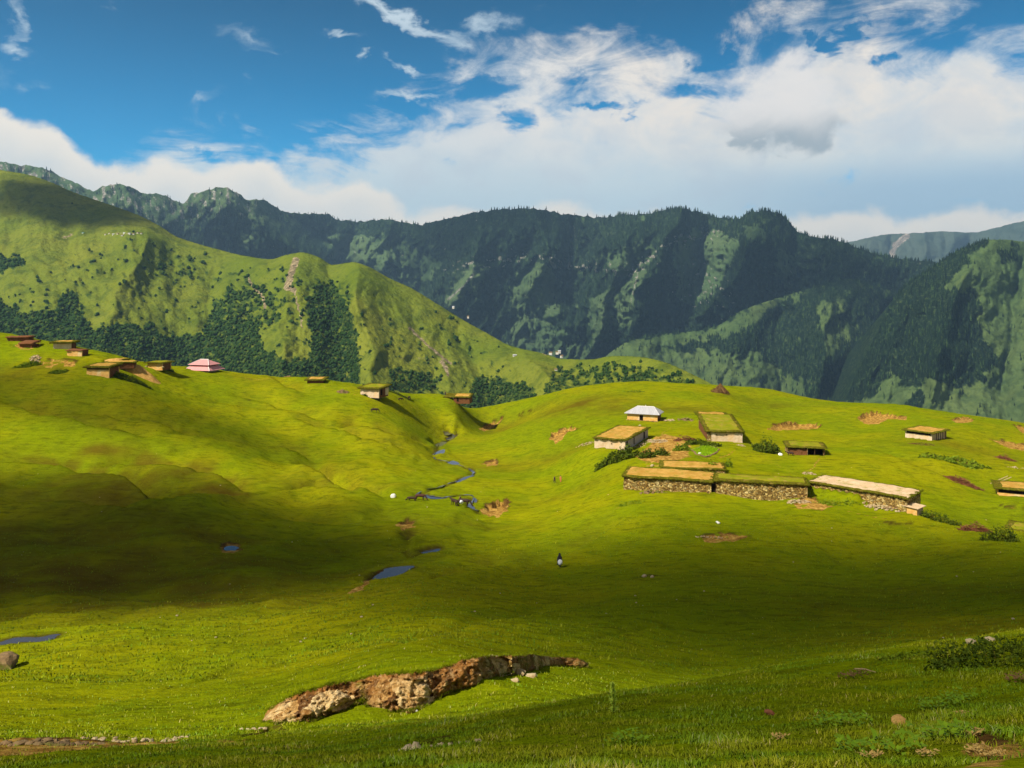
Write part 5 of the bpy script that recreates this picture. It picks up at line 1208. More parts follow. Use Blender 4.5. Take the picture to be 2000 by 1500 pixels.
def person(px, py, rot, s, label, top, legs, hood=None, walk=.25, lean=0., robe=False, loc=None):
    c = loc or locate(px, py); root = thing('person', label, 'person', c, rot)
    hips = .92; sh = 1.42; lx = lean
    J = [((0, 0, hips), (.13, .10)), ((lx * .4, 0, 1.15), (.12, .09)), ((lx * .8, 0, sh), (.15, .09)), ((lx, 0, sh + .10), .05), ((lx * 1.15, 0, sh + .22), (.085, .095)), ((lx * 1.15, 0, sh + .32), .075)]
    E = [(0, 1), (1, 2), (2, 3), (3, 4), (4, 5)]
    for sd in (-1, 1):
        k_ = walk * sd; i = len(J)
        J += [((0, .09 * sd, hips - .06), .085), ((k_ * .55, .10 * sd, .50), .06), ((k_ - (.05 if sd < 0 else 0), .10 * sd, .09), .04), ((k_ + .10, .10 * sd, .04), .035)]; E += [(0, i), (i, i + 1), (i + 1, i + 2), (i + 2, i + 3)]
        i = len(J); J += [((lx * .8, .19 * sd, sh - .02), .055), ((lx * .6 - k_ * .3, .25 * sd, 1.14), .042), ((lx * .7 + .12 - k_ * .4, .23 * sd, .90), .030), ((lx * .7 + .15 - k_ * .4, .23 * sd, .82), (.036, .02))]; E += [(2, i), (i, i + 1), (i + 1, i + 2), (i + 2, i + 3)]
        j = i + 3
        for f_, (dx_, ln_) in enumerate([(-.028, .062), (-.010, .075), (.010, .070), (.028, .055)]):
            b0 = len(J); p = Vector(J[j][0]); J += [((p.x + dx_, p.y, p.z - .035), .009), ((p.x + dx_ * 1.2 + .012, p.y - .006 * sd, p.z - .035 - ln_), .008)]; E += [(j, b0), (b0, b0 + 1)]
        b0 = len(J); J += [((p.x + .045, p.y - .01 * sd, p.z + .0), .010), ((p.x + .062, p.y - .016 * sd, p.z - .045), .009)]; E += [(j, b0), (b0, b0 + 1)]
    i = len(J); J += [((lx * 1.15 + .105, 0, sh + .235), .012)]; E += [(4, i)]
    skin('body', J, E, M_SKIN, root, sc_=s)
    def lathe(name, prof, mat, flat_=.72, wob=.03):
        V = []; n = 18
        for z, r_, x in prof:
            for a in range(n): t_ = 2 * math.pi * a / n; rr = r_ * (1 + wob * math.sin(a * 4.7 + z * 9)); V.append((x + math.cos(t_) * rr * flat_, math.sin(t_) * rr, z))
        fs = [(k_ * n + a, k_ * n + (a + 1) % n, (k_ + 1) * n + (a + 1) % n, (k_ + 1) * n + a) for k_ in range(len(prof) - 1) for a in range(n)]
        q = MB().add(V, fs).build(name, mat, root, smooth=True); q.scale = (s,) * 3; return q
    if robe: lathe('tunic', [(.35, .33, .0), (.6, .29, .0), (.92, .24, lx * .2), (1.15, .21, lx * .4), (1.36, .22, lx * .7), (1.47, .12, lx * .85), (1.50, .06, lx * .9)], top)
    else: lathe('tunic', [(.62, .24, .0), (.92, .20, lx * .1), (1.15, .19, lx * .4), (1.38, .21, lx * .75), (1.47, .11, lx * .85), (1.50, .06, lx * .9)], top)
    for sd in (-1, 1):
        k_ = walk * sd; m = MB().bar((0, .09 * sd, .93), (k_ * .55, .10 * sd, .50), .105, .085, 10).bar((k_ * .55, .10 * sd, .52), (k_ - (.05 if sd < 0 else 0), .10 * sd, .12), .085, .07, 10); q = m.build('trouser_leg', legs, root); q.scale = (s,) * 3
    if hood: lathe('shawl', [(.78, .33, -.06), (1.0, .32, -.05), (1.3, .29, lx * .6 - .03), (1.46, .19, lx * .9 - .02), (1.56, .135, lx * 1.15 - .02), (1.68, .135, lx * 1.15 - .02), (1.80, .09, lx * 1.15 - .03), (1.84, .01, lx * 1.15 - .03)], hood, .85)
    else:
        q = MB().rock((lx * 1.15 - .02, 0, sh + .30), .105, 2, 1., 2, .05).build('hair', M_HAIR, root, smooth=True); q.scale = (s,) * 3
    return root
pp = person(1093, 1108, 1.4, 1.15, 'person in a dark hooded shawl walking up the shaded slope with a pale bundle', M_DARKC, M_DARKC, M_DARKC, .2, .08, True)
c = pp.location; m = MB().rock((0, 0, 0), .30, 6, 1.5, 3, .06); o = m.build('pale_bundle', M_WHITEC, smooth=True); o.location = (c.x + .06, c.y - .36, c.z + .85); tag(o, 'pale bundle on the back of the hooded walker', 'bundle')
person(1083, 943, -1.2, .95, 'person in dark clothes walking on the sunlit slope left of the barns', M_DARKC, M_DARKC, None, .22)
person(1095, 942, -1.8, .95, 'person in orange clothes walking right of the one in dark clothes', M_ORC, M_ORC, None, .18)
person(870, 773, -1.5, 1., 'person in dark clothes standing at the left end of the red brown hut', M_DARKC, M_DARKC, None, .05)
person(897, 990, -1.0, 1., 'person in dark clothes tending the horses by the stream', M_HIDER, M_DARKC, None, .1, .1, loc=locate(897, 986) + Vector((.1, .9, 0)))

# ------------------------------------------------------------------ the far hamlets
M_FARW = simple('far_white_wall', (.70,.68,.62), (.55,.50,.42), .3, 0, .1, .9, .1); M_FARB = simple('far_blue_roof', (.12,.35,.42), (.10,.30,.38), .3, 0, .1, .6, .3); M_FARG = simple('far_grey_roof', (.45,.46,.48), (.35,.36,.38), .3, 0, .1, .6, .3)
FH = [(205, 459, 5, 0), (213, 457, 6, 0), (221, 459, 7, 1), (229, 458, 5, 0), (238, 461, 7, 0), (243, 456.5, 10, 1), (252, 457.5, 8, 1), (260, 458, 6, 0), (268, 456, 6, 0), (275, 457, 5, 0), (161, 456.5, 5, 2), (885, 601, 6, 1), (914, 620, 5, 0), (1006, 696, 9, 1), (1075, 691, 8, 0), (1088, 690, 7, 0), (1093, 688, 6, 1), (1098, 697, 5, 0), (1086, 724, 6, 0)]
for i, (px, py, w_m, kd) in enumerate(FH):
    D = float(HILL.depth(np.array([float(px)]), np.array([float(py)]))[0]); c = W(px, py, D); w2 = w_m / 2
    grp, lb = ('houses of the hamlet high on the green hill', 'tiny pale house in the hamlet high on the green hill') if i < 10 else (None, ['lone turquoise roofed hut high on the left of the green hill', 'tiny white house on the right ridge line of the green hill', 'tiny house just below the ridge line of the green hill', 'grey roofed farm on the terraces at the foot of the green hill', 'leftmost farmhouse on the saddle beyond the valley', 'middle farmhouse on the saddle beyond the valley', 'farmhouse with white wall topmost on the saddle', 'small house just below the saddle farms', 'small farmhouse in the trees below the saddle'][i - 10])
    w2 *= .62; r = thing('farmhouse', lb, 'house', c, random.uniform(-.4, .4), grp); MB().box(-w2, w2, 0, 4, -2.0, 1.9).build('wall', M_FARW, r)
    MB().add([(-w2 - .5, -.5, 1.9), (w2 + .5, -.5, 1.9), (w2 + .5, 4.5, 1.9), (-w2 - .5, 4.5, 1.9), (-w2 - .2, 2., 3.2), (w2 + .2, 2., 3.2)], [(0, 1, 5, 4), (2, 3, 4, 5), (1, 2, 5), (3, 0, 4), (3, 2, 1, 0)]).build('roof', [M_ROCKB, M_FARG, M_FARB][kd], r)

# ------------------------------------------------------------------ rock outcrop in the foreground
def m_crag(t, b):
    p = objc(t); n = t.noise(p, .55, 4, .6); n2 = t.noise(p, 2.6, 6, .72, .6); cr = t.vor(t.map(p, (1, 1, 1.4)), 2.1, 'DISTANCE_TO_EDGE'); cl = t.vor(p, 1.3, 'F1', 'Color')
    sp_ = t.n('ShaderNodeSeparateColor'); t.put(sp_.inputs[0], cl)
    c = t.ramp(t.m('ADD', t.m('MULTIPLY', n2, .65), t.m('MULTIPLY', sp_.outputs[0], .38)), [(.33, (.11,.045,.013)), (.43, (.30,.145,.038)), (.54, (.50,.29,.09)), (.67, (.74,.52,.23)), (.82, (.88,.73,.44))])
    c = t.mix(t.m('MULTIPLY', t.attr('soil'), t.mr(n2, .3, .6, .4, 1.)), c, (.36,.15,.03)); c = t.mix(t.m('MULTIPLY', t.attr('moss'), t.mr(n, .35, .6)), c, (.12,.135,.006))
    n3 = t.noise(p, 7., 5, .75, .5); c = t.mix(t.m('MULTIPLY', t.mr(n3, .52, .66), .7), c, (.07,.032,.012)); c = t.mix(t.m('MULTIPLY', t.mr(n3, .46, .36), .4), c, (.80,.62,.34))
    return c, t.bump(t.m('ADD', t.m('MULTIPLY', n2, 1.), t.m('MULTIPLY', n3, .45)), 1., .22)
M_RTURFG = simple('turf_blade', (.16,.19,.005), (.09,.11,.005), 1.2, 0, .01, 1., 0.)
M_CRAG = material('crag_rock', m_crag, .95, .08)
def crag(name, label, topl, botl, depth_bulge, seed, cell=.04, lumps=.45, fine=.12, mossf=None, soilf=None, thick=1.2, dofs=0.):
    """a ledge of broken rock: lower edge stands on the turf, upper edge runs back into the slope"""
    tp, bt = curve(topl), curve(botl); x0, x1 = topl[0][0], topl[-1][0]; nc = int((x1 - x0) / 2.2); nr = 44
    xs = np.linspace(x0, x1, nc); base_D = []
    for x in xs[::6]: base_D.append(locate(x, float(bt(x)) + 1).y)
    k_ = np.ones(5) / 5; bd = np.array(base_D); bd = np.convolve(np.pad(bd, 2, 'edge'), k_, 'valid'); bd = np.interp(xs, xs[::6], bd) + dofs
    t_ = np.linspace(-.12, 1, nr)[:, None]; PY = bt(xs)[None] + (tp(xs) - bt(xs))[None] * t_; PXg = xs[None] + 0 * t_
    mx = bd.mean() / F; U = PXg * mx; Vv = -PY * mx
    d1, d2, cv = cellular(U * .9 + .35 * perlin(U, Vv, 3), Vv * 1.5 + .35 * perlin(U, Vv, 4), seed); e1, e2, ev_ = cellular(U * 2.6, Vv * 3.4, seed + 3)
    D = bd[None] + thick * np.clip(t_, 0, 1) ** 1.3 + lumps * (cv - .5) + .5 * lumps * (ev_ - .5) + fine * fbm(U * 3, Vv * 3, 4, seed) + .35 * fbm(U * .5, Vv * .8, 3, seed + 8) - depth_bulge * np.sin(np.clip(t_, 0, 1) * np.pi) * .5
    D = D + .10 * np.exp(-(d2 / .06) ** 2) * lumps + lumps * (.55 * ridged(U * 1.7, Vv * 2.3, 4, seed + 40) - .25) + .5 * lumps * (cellular(U * 6.5, Vv * 8, seed + 6)[2] - .5)
    PY2 = PY + np.where(t_ > .93, 4. * fbm(PXg / 9, PXg / 30, 3, seed), 0) * 1.0
    X = (PXg - CX) / F * D; Z = -(PY2 - HY) / F * D
    # run the top back into the turf
    rows = [(X[-1] , D[-1] + .5, None), (X[-1], D[-1] + 1.2, None), (X[-1], D[-1] + 2.0, None)]
    XX = [X]; YY = [D]; ZZ = [Z]
    for q, (a, b_, _) in enumerate(rows): zz = ground(a, b_) ; XX.append(a[None]); YY.append(b_[None]); ZZ.append((Z[-1] * (.7, .3, 0)[q] + zz * (.3, .7, 1)[q] - (0, .05, .3)[q])[None])
    X = np.vstack(XX); Y = np.vstack(YY); Z = np.vstack(ZZ); PX3 = np.vstack([PXg, PXg[-1:], PXg[-1:], PXg[-1:]]); T3 = np.vstack([t_ + 0 * PXg, np.ones((3, nc))])
    moss = mossf(PX3, T3) if mossf else 0 * X; soil = soilf(PX3, T3) if soilf else 0 * X
    c0 = np.array([X.mean(), Y.mean(), Z.mean()]); o = mesh_np(name, np.stack([X, Y, Z], -1).reshape(-1, 3) - c0, grid_faces(*X.shape), M_CRAG, smooth=False, attrs={'moss': moss, 'soil': soil}); o.location = c0
    tf = MB(); rnd = random.Random(seed); nr_ = X.shape[0]
    for _ in range(int((x1 - x0) * 3.0)):
        j = rnd.randrange(nc); i_ = rnd.choice((nr_ - 4, nr_ - 4, nr_ - 5, 4, 5, 5)); p = (X[i_, j] - c0[0], Y[i_, j] - c0[1] - (0 if i_ > 10 else .05), Z[i_, j] - c0[2])
        tf.blades(p, .12, .10, 5, .11, .010, _, lean=.8)
    tag(tf.build('turf_fringe', M_RTURFG, o), kind='stuff')
    return tag(o, label, 'rock outcrop')
crag('rock_outcrop', 'long broken outcrop of cream and orange rock across the foreground slope',
     [(512,1404),(520,1392),(545,1374),(575,1358),(610,1346),(650,1336),(700,1328),(722,1321),(760,1316),(800,1314),(850,1308),(880,1298),(910,1286),(950,1281),(1000,1280)],
     [(512,1408),(530,1411),(560,1412),(600,1408),(640,1399),(690,1380),(706,1366),(718,1378),(740,1391),(780,1389),(830,1380),(852,1368),(870,1352),(910,1346),(935,1338),(970,1322),(1000,1312)],
     .5, 3, mossf=lambda x, t: .9 * np.exp(-((x - 712 + 12 * t) / 9) ** 2) * (t < .9) + .55 * sstep(905, 960, x) * (fbm(x / 12, t * 5, 3, 5) > -.1), soilf=lambda x, t: sstep(.72, .95, t) * .8 + .75 * np.exp(-((x - 905) / 38) ** 2) * (t < .85) + .3 * (fbm(x / 22, t * 2.5, 3, 6) > .12))
crag('rock_outcrop', 'low mossy end of the outcrop with scattered cream stones',
     [(985,1281),(1010,1280),(1040,1279),(1080,1283),(1110,1284),(1135,1288),(1149,1297)], [(985,1316),(1010,1320),(1040,1310),(1060,1302),(1080,1300),(1110,1301),(1135,1303),(1149,1304)],
     .2, 13, lumps=.3, mossf=lambda x, t: .75 * (fbm(x / 9, t * 3.5, 3, 15) > -.12), soilf=lambda x, t: .7 * sstep(1070, 1110, x), thick=.8)
def rocks_on(lst, name, cat, mat, flat_=.7):
    for px, py, r_, lb, mt in lst:
        c = locate(px, py); o = MB().rock((0, 0, r_ * .25), r_, int(px * 3 + py), flat_, 3, .25).build(name, mt or mat); o.location = c; tag(o, lb, cat)
rocks_on([(1062, 1292, .26, 'cream stone set in the mossy end of the outcrop', M_ROCKW), (962, 1296, .42, 'angular cream block on top of the outcrop before its mossy end', M_ROCKP), (985, 1306, .3, 'smaller cream block right of the angular one on the outcrop', M_ROCKP), (1038, 1322, .2, 'small cream stone in the hollow below the mossy end', M_ROCKP), (1018, 1318, .24, 'pale stone at the foot of the mossy end of the outcrop', M_ROCKP), (1006, 1331, .16, 'lowest little stone in the hollow below the outcrop', M_ROCKP), (812, 1389, .08, 'tiny cream stone on the grass below the outcrop', M_ROCKW)], 'stone', 'stone', M_ROCKP)
heap('rock_ledge', 95, 1452, 1.25, .28, .10, 110, M_ROCKB, 'low crumbling line of ochre rock along the near bank at lower left', 'rock ledge', .03, .12, 23)
gravel(265, 1447, 1.6, .5, .08, 46, M_ROCKP, 'line of small ochre stones along the near bank', 'stone heap', .03, .10, 31); gravel(345, 1443, .35, .18, .03, 12, M_ROCKP, 'small cluster of pale stones right of the near bank', 'stone heap', .03, .09, 32)
gravel(855, 1458, .5, .2, .04, 22, M_ROCKP, 'crumbled pale stones in the grass below the outcrop', 'stone heap', .02, .07, 33); gravel(500, 1425, .6, .2, .05, 14, M_ROCKP, 'thin pale stones trailing from the left end of the outcrop', 'stone heap', .03, .1, 34, rot=.4)

# ------------------------------------------------------------------ the near grass
def m_grassblade(t, b):
    a = t.attr('tint'); p = geo(t); n = t.noise(p, .5, 4, .6)
    c = t.ramp(a, [(0, (.075,.085,.004)), (.35, (.16,.185,.005)), (.7, (.27,.285,.008)), (.93, (.36,.36,.03)), (1, (.46,.38,.12))])
    c = t.mix(t.mr(n, .42, .6), c, t.mix(1., c, (.62, .95, .9), 'MULTIPLY'))
    nm = t.n('ShaderNodeVectorMath', operation='NORMALIZE'); ad = t.n('ShaderNodeVectorMath', operation='ADD'); gm = t.n('ShaderNodeNewGeometry').outputs['Normal']
    sc_ = t.n('ShaderNodeVectorMath', operation='SCALE'); t.put(sc_.inputs[0], gm); sc_.inputs['Scale'].default_value = .45; t.put(ad.inputs[0], sc_.outputs[0]); ad.inputs[1].default_value = (0, -.25, .9); t.put(nm.inputs[0], ad.outputs[0])
    return c, nm.outputs[0]
M_GRASS = material('grass_blade', m_grassblade, .8, .05)
def grass(n, d0, d1, hlo, hhi, wd, seed, px0=-160, px1=2160):
    r = np.random.default_rng(seed); px = r.uniform(px0, px1, n); D = np.exp(r.uniform(math.log(d0), math.log(d1), n)); x = (px - CX) / F * D
    cl = fbm(x / .55, D / .55, 3, 41); keep = r.random(n) < sstep(-.75, .15, cl); 
    x, D, cl = x[keep], D[keep], cl[keep]; n = len(x)
    jx = np.clip(np.interp(CX + x / D * F, cols, np.arange(NC)).astype(int), 0, NC - 1); iy = np.clip(((np.log(D) - LY[0]) / (LY[1] - LY[0])).astype(int), 0, NR - 1)
    keep = r.random(n) > dirt[iy, jx] * 1.1; x, D, cl = x[keep], D[keep], cl[keep]; n = len(x); z = ground(x, D) - .005
    clump = fbm(x / 1.6, D / 1.6, 3, 77)
    h = r.uniform(hlo, hhi, n) * (.75 + .6 * np.clip(cl, -.5, 1)) * np.clip(1 + 1.1 * clump, .35, 2.2); a = r.uniform(0, 6.28, n); w = wd * r.uniform(.6, 1.4, n) * (1 + D / 14)
    b_ = r.uniform(0, 6.28, n); ln = h * r.uniform(.2, .9, n)
    base_ = np.stack([x, D, z], -1); sdv = np.stack([np.cos(a) * w, np.sin(a) * w, 0 * w], -1); lean = np.stack([np.cos(b_) * ln, np.sin(b_) * ln, 0 * ln], -1)
    up = np.stack([0 * h, 0 * h, h], -1)
    V = np.stack([base_ - sdv, base_ + sdv, base_ + lean * .35 + up * .62 + sdv * .7, base_ + lean * .35 + up * .62 - sdv * .7, base_ + lean + up * (.92)], 1)
    k5 = np.arange(n)[:, None] * 5; F1 = np.concatenate([k5 + np.array([[0, 1, 2]]), k5 + np.array([[0, 2, 3]]), k5 + np.array([[3, 2, 4]])])
    tint = np.clip(.42 + .5 * clump + .2 * cl + r.normal(0, .2, n) + (r.random(n) < .03) * .5, 0, 1)
    return V.reshape(-1, 3), F1, np.repeat(tint, 5)
V1, F1, T1 = grass(250000, 4.8, 27, .020, .075, .0028, 1); V2, F2, T2 = grass(60000, 22, 60, .05, .12, .004, 2)
V3, F3, T3 = grass(70000, 55, 150, .10, .24, .006, 3); V = np.vstack([V1, V2, V3]); Fq = np.vstack([F1, F2 + len(V1), F3 + len(V1) + len(V2)]); tag(mesh_np('grass', V, Fq, M_GRASS, smooth=False, attrs={'tint': np.concatenate([T1, T2, T3 * .8])}), 'short green grass covering the near slope', 'grass', kind='stuff')
M_WEED = simple('weed_leaf', (.10,.19,.006), (.17,.27,.008), 8, 0, .01, .7, .1); M_DEAD = simple('dead_leaf', (.50,.34,.10), (.30,.17,.05), 9, 0, .01, .9, .05)
def weed(px, py, n, r_, leaf, label, seed, mat=M_WEED, name='leafy_weed', cat='weed', hh=.12):
    c = locate(px, py); rnd = random.Random(seed); m = MB()
    for i in range(n):
        a = rnd.uniform(0, 6.28); q = math.sqrt(rnd.random()) * r_; x, y = q * math.cos(a), q * math.sin(a); z = gz(c.x + x, c.y + y) - c.z + rnd.uniform(.02, hh); b_ = rnd.uniform(0, 6.28); l = leaf * rnd.uniform(.6, 1.3); u = Vector((math.cos(b_), math.sin(b_), rnd.uniform(-.1, .6))) * l; s_ = Vector((-math.sin(b_), math.cos(b_), rnd.uniform(-.2, .2))) * l * .3; p = Vector((x, y, z))
        m.add([p, p + u * .5 - s_, p + u, p + u * .5 + s_], [(0, 1, 2, 3)])
    o = m.build(name, mat); o.location = c
    if name == 'leafy_weed': return tag(o, label, kind='stuff')
    return tag(o, label, cat)
weed(1840, 1380, 90, .28, .06, 'patch of bright broad leaved weed on the near slope at right', 1); weed(1640, 1415, 110, .30, .06, 'deep green leafy weed patch left of the brown clod', 2); weed(1712, 1470, 110, .30, .06, 'dark green leafy weed patch at the bottom right', 3); weed(1870, 1365, 60, .22, .05, 'small light weed patch above the dead leaves', 4)
weed(1225, 1450, 70, .2, .05, 'weed patch at the bottom middle of the near slope', 5); weed(1830, 1445, 80, .26, .06, 'weed patch beside the bare soil at lower right', 6)
for i, (px, py, lb) in enumerate([(1877, 1398, 'tan dead leaf tuft above the bare soil'), (1905, 1437, 'tan dead leaf tuft at the upper rim of the bare soil'), (1905, 1470, 'large dead straw tuft lying in the bare soil'), (1935, 1482, 'dead leaf tuft at the bottom of the bare soil'), (1700, 1483, 'dead straw tuft at the bottom edge, left of the bare soil'), (1523, 1446, 'pale dead leaf tuft in the middle of the near slope'), (1810, 1480, 'dead leaf tuft beside the bare soil, left side')]):
    weed(px, py, 60, .07, .026, lb, 20 + i, M_DEAD, 'dead_leaf_tuft', 'dead leaves', .05)
rocks_on([(1505, 1396, .075, 'dark red brown clod lying on the near grass', M_TWIGR), (1755, 1415, .095, 'tan crumbly clod on the near grass at right', M_HEAP)], 'dirt_clod', 'clod', M_HEAP, .6)
c = locate(1690, 1318); o = MB().bar((-.17, 0, .10), (.0, .02, .085), .011, .009, 6).bar((.0, .02, .085), (.17, .0, .045), .009, .005, 6).build('stick', M_TIMB); o.location = c; tag(o, 'pale broken stick on the grassy rim of the near slope', 'stick')
weed(1670, 1322, 120, .25, .05, 'brown dry scrub under the pale stick', 40, M_TWIG, 'dry_scrub', 'scrub', .10)
cb = locate(1965, 1290); bush(0, 0, 1.3, .8, .40, M_BUSH, 'dark leafy mound on the rim of the near slope at the right edge', 60, n=5200, leaf=.035, loc=cb, name='shrub', cat='shrub', up=.7)
cb = locate(1775, 1285); bush(0, 0, .6, .3, .10, M_BUSHL, 'thin leafy fringe on the rim left of the dark mound', 61, n=600, leaf=.03, loc=cb, name='shrub', cat='shrub', up=.6)
weed(1988, 1332, 60, .18, .06, 'brown dry scrub below the dark mound at the right edge', 42, M_TWIG, 'dry_scrub', 'scrub', .12)
# tall fuzzy flower spike
M_BLOOM = bpy.data.materials.new('spike_bloom'); M_BLOOM.use_nodes = True; t = NT(M_BLOOM.node_tree)
_o = t.n('ShaderNodeOutputMaterial'); _d = t.n('ShaderNodeBsdfDiffuse'); _d.inputs[0].default_value = (.72, .82, .14, 1); _t = t.n('ShaderNodeBsdfTranslucent'); _t.inputs[0].default_value = (.75, .88, .12, 1); _m = t.n('ShaderNodeMixShader'); _m.inputs[0].default_value = .5
t.put(_m.inputs[1], _d.outputs[0]); t.put(_m.inputs[2], _t.outputs[0]); t.put(_o.inputs[0], _m.outputs[0])
c = locate(1199, 1394); rt = thing('flower_spike', 'single tall fuzzy yellow green plant spike on the near slope', 'plant', c); D = c.y; hh = 62 / F * D
MB().bar((0, 0, 0), (-.02, 0, hh), .008, .004, 6).build('stem', M_BUSHL, rt); m = MB(); rnd = random.Random(2)
for i in range(800):
    t_ = rnd.random(); a = rnd.uniform(0, 6.28); z = hh * (.05 + .92 * t_); rr = .05 * (1 - .45 * t_) * (1 + .35 * math.sin(t_ * 23)) * rnd.choice((.6, 1, 1.3)) * rnd.uniform(.5, 1.1); p = Vector((-.02 * t_, 0, z)); d = Vector((math.cos(a), math.sin(a), rnd.uniform(.1, .8))); s_ = Vector((-math.sin(a), math.cos(a), 0)) * .011
    m.add([p + d * .005 - s_, p + d * .005 + s_, p + d * rr * 1.2], [(0, 1, 2)])
m.build('bloom', M_BLOOM, rt)


tick('sun')
# ------------------------------------------------------------------ sun, clouds, sky, haze, camera
SUN = Vector((-.55, -.44, .76)).normalized()
sl = bpy.data.lights.new('sun', 'SUN'); sl.energy = 5.0; sl.angle = math.radians(.5); sl.color = (1., .93, .80)
so = bpy.data.objects.new('sun', sl); COL.objects.link(so); so.rotation_euler = SUN.to_track_quat('Z', 'Y').to_euler()

def m_cloud():
    m = bpy.data.materials.new('cloud_vapour'); m.use_nodes = True; t = NT(m.node_tree)
    out = t.n('ShaderNodeOutputMaterial'); oc = objc(t)
    ln = t.n('ShaderNodeVectorMath', operation='LENGTH'); t.put(ln.inputs[0], t.map(oc, (1, 1, 0)))
    nz = t.noise(oc, 1.7, 6, .6); nz2 = t.noise(oc, 5., 5, .6)
    v = t.m('ADD', t.m('SUBTRACT', 1.02, ln.outputs['Value']), t.m('ADD', t.m('MULTIPLY', t.m('SUBTRACT', nz, .5), 1.1), t.m('MULTIPLY', t.m('SUBTRACT', nz2, .5), .25)))
    op = t.n('ShaderNodeAttribute', attribute_name='opacity'); op.attribute_type = 'OBJECT'
    al = t.m('MULTIPLY', t.mr(v, .02, .55), op.outputs['Fac'])
    tr = t.n('ShaderNodeBsdfTransparent'); df = t.n('ShaderNodeBsdfDiffuse'); df.inputs[0].default_value = (.85, .86, .9, 1)
    mx = t.n('ShaderNodeMixShader'); t.put(mx.inputs[0], al); t.put(mx.inputs[1], tr.outputs[0]); t.put(mx.inputs[2], df.outputs[0]); t.put(out.inputs[0], mx.outputs[0])
    return m
M_CLOUD = m_cloud()
def cloud(P, rx, ry, rot=0, op=.8, z=1500, seed=0):
    """a cloud drifting at height z whose shade falls round ground point P"""
    c = P + SUN * ((z - P.z) / SUN.z)
    vs, fs = ico(4); V = np.array(vs); n = 1 + .35 * perlin(V[:, 0] * 2.3 + seed, V[:, 1] * 2.3, seed) + .15 * perlin(V[:, 0] * 6, V[:, 1] * 6 + V[:, 2] * 3, seed + 2)
    V = V * n[:, None]; V[:, 2] *= np.where(V[:, 2] < 0, .35, 1.)
    me = bpy.data.meshes.new('cloud'); me.from_pydata([tuple(v) for v in V], [], fs); me.materials.append(M_CLOUD)
    me.polygons.foreach_set('use_smooth', np.ones(len(fs), bool))
    o = bpy.data.objects.new('cloud', me); COL.objects.link(o); o.location = c; o.scale = (rx, ry, min(rx, ry) * .35); o.rotation_euler.z = rot
    o['opacity'] = op; tag(o, kind='structure'); return o
def gp(px, py, D): return W(px, py, D)
cloud(gp(170, 1080, 130), 68, 50, .15, .86, seed=1)
cloud(gp(40, 960, 165), 50, 30, -.2, .6, seed=2)
cloud(gp(1560, 1125, 108), 80, 40, .05, .64, seed=3)
cloud(gp(1850, 1230, 80), 44, 26, .3, .5, seed=4)
cloud(gp(1100, 1200, 84), 34, 18, .2, .35, seed=5)
cloud(gp(170, 790, 232), 78, 24, -.3, .42, seed=8)
cloud(gp(120, 390, 1980), 260, 170, -.6, .92, z=2600, seed=9)
cloud(gp(950, 440, 5100), 800, 600, .1, .5, z=3200, seed=10)
cloud(gp(1620, 560, 4000), 620, 520, .3, .6, z=3000, seed=11)
cloud(gp(1500, 1400, 13), 26, 10, .0, .55, seed=13)
cloud(gp(700, 1485, 9), 22, 7, .0, .5, seed=15)
cloud(gp(1150, 1270, 55), 26, 10, .3, .4, seed=14)

wd = bpy.data.worlds.new('World'); SC.world = wd; wd.use_nodes = True
t = NT(wd.node_tree)
wo = t.n('ShaderNodeOutputWorld'); bg = t.n('ShaderNodeBackground'); t.t.links.new(bg.outputs[0], wo.inputs[0])
sky = t.n('ShaderNodeTexSky', sky_type='NISHITA'); sky.sun_disc = False
sky.sun_elevation = math.asin(SUN.z); sky.sun_rotation = math.atan2(SUN.x, SUN.y); sky.altitude = 2500; sky.air_density = 1.; sky.dust_density = .3; sky.ozone_density = 2.
dirv = t.n('ShaderNodeTexCoord').outputs['Generated']
sp = t.n('ShaderNodeSeparateXYZ'); t.put(sp.inputs[0], dirv); dx, dy, dz = sp.outputs
RAD = 180 / math.pi
az = t.m('MULTIPLY', t.m('ARCTAN2', dx, dy), RAD)           # compass bearing in degrees
el = t.m('MULTIPLY', t.m('ARCSINE', dz), RAD)                # height above the horizon in degrees
def A_(px): return math.degrees(math.atan((px - CX) / F))
def E_(px, py): return math.degrees(math.atan((HY - py) / F * math.cos(math.radians(A_(px)))))
def fcurve(points):
    """height of a cloud top against bearing"""
    nd = t.n('ShaderNodeFloatCurve'); t.put(nd.inputs['Value'], t.mr(az, -60, 60, 0, 1, smooth=False)); cm = nd.mapping
    pts_ = [((A_(px) + 60) / 120, E_(px, py) / 40) for px, py in points]
    cv = cm.curves[0]
    cv.points[0].location = (0, pts_[0][1]); cv.points[-1].location = (1, pts_[-1][1])
    for p in pts_: cv.points.new(*p)
    cm.update()
    return t.m('MULTIPLY', nd.outputs[0], 40)
def blob(px, py, rx, ry, rot=0):
    """soft elliptical patch, 1 in its centre, 0 at its rim"""
    a0, e0 = A_(px), E_(px, py); k = math.degrees(1 / F)
    a = t.m('SUBTRACT', azw, a0); e = t.m('SUBTRACT', elw, e0); c, s = math.cos(rot), math.sin(rot)
    u = t.m('DIVIDE', t.m('ADD', t.m('MULTIPLY', a, c), t.m('MULTIPLY', e, s)), rx * k); v = t.m('DIVIDE', t.m('ADD', t.m('MULTIPLY', a, -s), t.m('MULTIPLY', e, c)), ry * k)
    return t.m('SUBTRACT', 1., t.m('SQRT', t.m('ADD', t.m('MULTIPLY', u, u), t.m('MULTIPLY', v, v))))
dm = t.map(dirv, (1, 1, 1.7)); dm2 = t.map(dirv, (1, 1, 2.6), (0, 0, 0), (3, 1, 2))
